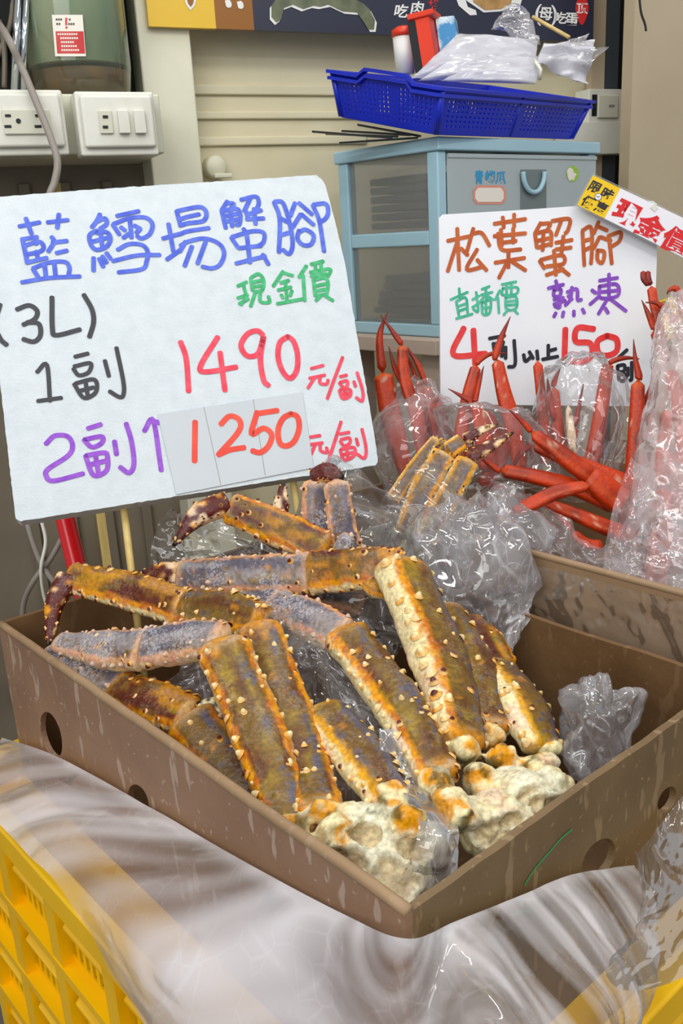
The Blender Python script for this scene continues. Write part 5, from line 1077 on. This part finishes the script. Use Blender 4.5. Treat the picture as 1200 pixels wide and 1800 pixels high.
# clear lining between the legs in the front box
bag(psheet('plastic_bag', [[(330, 1165, .93), (420, 1120, .96), (520, 1090, .97), (640, 1080, .97)], [(250, 1230, .91), (400, 1200, .93), (560, 1190, .93), (700, 1180, .92)], [(270, 1290, .87), (420, 1290, .88), (600, 1300, .86), (740, 1290, .84)], [(360, 1400, .80), (480, 1400, .80), (620, 1420, .77), (740, 1400, .76)]], M['crisp'], None, amp=.012, f=28, seed=2), 'clear crumpled lining bag under the front king crab legs')
bag(psheet('plastic_bag', [[(470, 1075, .90), (520, 1060, .92), (590, 1080, .90)], [(500, 1150, .85), (560, 1120, .86), (640, 1150, .84)], [(560, 1190, .84), (590, 1200, .83), (640, 1240, .82)], [(590, 1270, .80), (620, 1300, .78), (660, 1330, .77)]], M['clear'], None, amp=.007, f=27, seed=4), 'clear bag film stretched over the middle bent king crab leg')
bag(psheet('plastic_bag', [[(668, 1292, .72), (700, 1285, .72), (722, 1300, .72)], [(672, 1350, .69), (710, 1350, .69), (745, 1370, .69)], [(712, 1400, .655), (745, 1420, .655), (790, 1440, .655)], [(730, 1470, .625), (770, 1490, .625), (800, 1500, .63)], [(700, 1560, .615), (750, 1560, .62), (795, 1545, .625)]], M['crisp'], None, amp=.006, f=18, seed=5, kc=12, kr=10), 'crumpled clear strip of bag between the two cream shoulders')
bag(blob('plastic_bag', 1056, 1302, .80, 58, 84, .04, M['crisp'], None, .022, 22, 6), 'small crumpled clear bag standing at right end of front box')
# bag bodies around the rear king crab
bag(sleeve('plastic_bag', [(660, 1130, .98, 60), (640, 1060, 1.02, 110), (620, 980, 1.03, 110), (640, 900, 1.04, 100), (660, 868, 1.05, 85)], M['clear'], None, .015, 13, 7), 'clear open bag around the upright frosty king crab legs')
bag(psheet('plastic_bag', [[(300, 896, 1.06), (340, 900, 1.06), (420, 930, 1.04), (520, 950, 1.03)], [(275, 940, 1.05), (340, 950, 1.04), (430, 970, 1.03), (520, 980, 1.02)], [(264, 992, 1.04), (330, 1000, 1.03), (430, 1000, 1.02), (520, 1000, 1.01)]], M['clear'], None, amp=.010, f=18, seed=9), 'flap of clear bag spread behind the pointed king crab claw')
bag(sleeve('plastic_bag', [(740, 1010, 1.04, 80), (735, 960, 1.06, 90), (730, 900, 1.07, 85), (690, 868, 1.08, 70)], M['clear'], None, .014, 14, 10), 'clear bag around the base of the golden king crab legs')
bag(psheet('plastic_bag', [[(700, 1000, .98), (760, 960, .99), (810, 900, 1.02), (880, 850, 1.05), (935, 880, 1.06)], [(690, 1010, .97), (760, 980, .96), (840, 950, .97), (900, 940, 1.0), (935, 960, 1.03)], [(740, 1050, .95), (790, 1040, .93), (850, 1030, .94), (900, 1020, .96), (925, 1010, .99)], [(770, 1090, .94), (810, 1110, .92), (860, 1110, .92), (895, 1100, .93), (918, 1080, .95)], [(800, 1120, .95), (830, 1180, .92), (870, 1190, .91), (890, 1200, .91), (906, 1170, .92)]], M['crisp'], None, amp=.018, f=27, seed=11, kc=16, kr=16), 'big crumpled clear bag hanging over the rear wall of the front box')
bag(blob('plastic_bag', 848, 985, 1.02, 92, 100, .05, M['crisp'], None, .030, 13, 12), 'puffy crumpled bag between king crab and tan rear box')
# bags around the red legs
G3 = 'clear bags around the red crab legs'
bag(sleeve('plastic_bag', [(745, 900, 1.2, 60), (735, 840, 1.21, 75), (725, 770, 1.22, 75), (735, 700, 1.23, 60), (745, 668, 1.23, 30)], M['rosy'], None, .012, 13, 13), 'open bag around the crossed red crab legs beside the large board', G3)
bag(sleeve('plastic_bag', [(870, 860, 1.13, 95), (860, 800, 1.14, 100), (850, 740, 1.15, 80), (850, 720, 1.15, 60)], M['clear'], None, .014, 13, 14), 'open bag around the red legs in front of number 4', G3)
bag(sleeve('plastic_bag', [(1000, 860, 1.16, 85), (1010, 800, 1.17, 90), (1015, 730, 1.18, 85), (1010, 660, 1.19, 55), (1005, 640, 1.19, 35)], M['clear'], None, .014, 13, 15), 'tall open bag around the red legs under number 150', G3)
bag(psheet('plastic_bag', [[(862, 850, 1.10), (940, 880, 1.07), (1010, 930, 1.04), (1060, 960, 1.03), (1110, 900, 1.06)], [(900, 910, 1.06), (950, 930, 1.03), (1010, 970, 1.01), (1060, 990, 1.0), (1120, 960, 1.02)], [(925, 968, 1.02), (970, 985, 1.005), (1030, 1000, .99), (1070, 1012, .985), (1130, 1020, .98)]], M['rosy'], None, amp=.010, f=29, seed=16), 'rosy crumpled bag lying along the rim of the rear box', G3)
bag(psheet('plastic_bag', [[(1110, 800, 1.05), (1135, 820, 1.04), (1160, 830, 1.03)], [(1085, 870, 1.03), (1110, 900, 1.01), (1140, 910, 1.0)], [(1065, 950, 1.0), (1090, 970, .99), (1125, 970, .98)], [(1060, 1015, .98), (1090, 1025, .97), (1130, 1030, .97)]], M['rosy'], None, amp=.008, f=28, seed=17), 'rosy bag film folded over the base of the sprawling red legs', G3)
bag(psheet('plastic_bag', [[(1118, 880, .99), (1150, 870, .98), (1185, 900, .97), (1230, 920, .97)], [(1117, 950, .98), (1150, 950, .965), (1190, 960, .96), (1235, 970, .96)], [(1117, 1025, .97), (1150, 1035, .955), (1195, 1045, .95), (1240, 1060, .95)]], M['crisp'], None, amp=.008, f=28, seed=18), 'crisp clear bag corner hanging in front of the pink bag', G3)
fz = film('frosted_bag', '#f6e6e6', .38, .25, .55, 34, .22, 30, .14, 1.6, stretch=(1, 1, .35), crease=.15)
bag(sleeve('plastic_bag', [(1190, 1080, 1.02, 60), (1185, 1000, 1.04, 78), (1185, 880, 1.06, 72), (1195, 760, 1.08, 66), (1195, 640, 1.09, 48), (1192, 560, 1.10, 30), (1186, 512, 1.1, 10)], fz, None, .007, 26, 19), 'tall pink frosted bag of red crab at the right edge')
# film lining hanging over the rear box
bag(sheet('plastic_sheet', [[onN(925, 990, N0 - .006), onN(1000, 1008, N0 - .006), onN(1080, 1028, N0 - .006), onN(1160, 1048, N0 - .006), onN(1250, 1066, N0 - .006)], [onN(915, 1040, N0 - .010), onN(1000, 1060, N0 - .010), onN(1085, 1085, N0 - .012), onN(1170, 1105, N0 - .010), onN(1260, 1120, N0 - .010)], [onN(912, 1080, N0 - .012), onN(1000, 1108, N0 - .014), onN(1085, 1140, N0 - .016), onN(1165, 1170, N0 - .012), onN(1260, 1195, N0 - .012)]], M['smooth'], None, amp=.004, f=24, seed=20), 'clear film hanging over the front wall of the tan rear box')
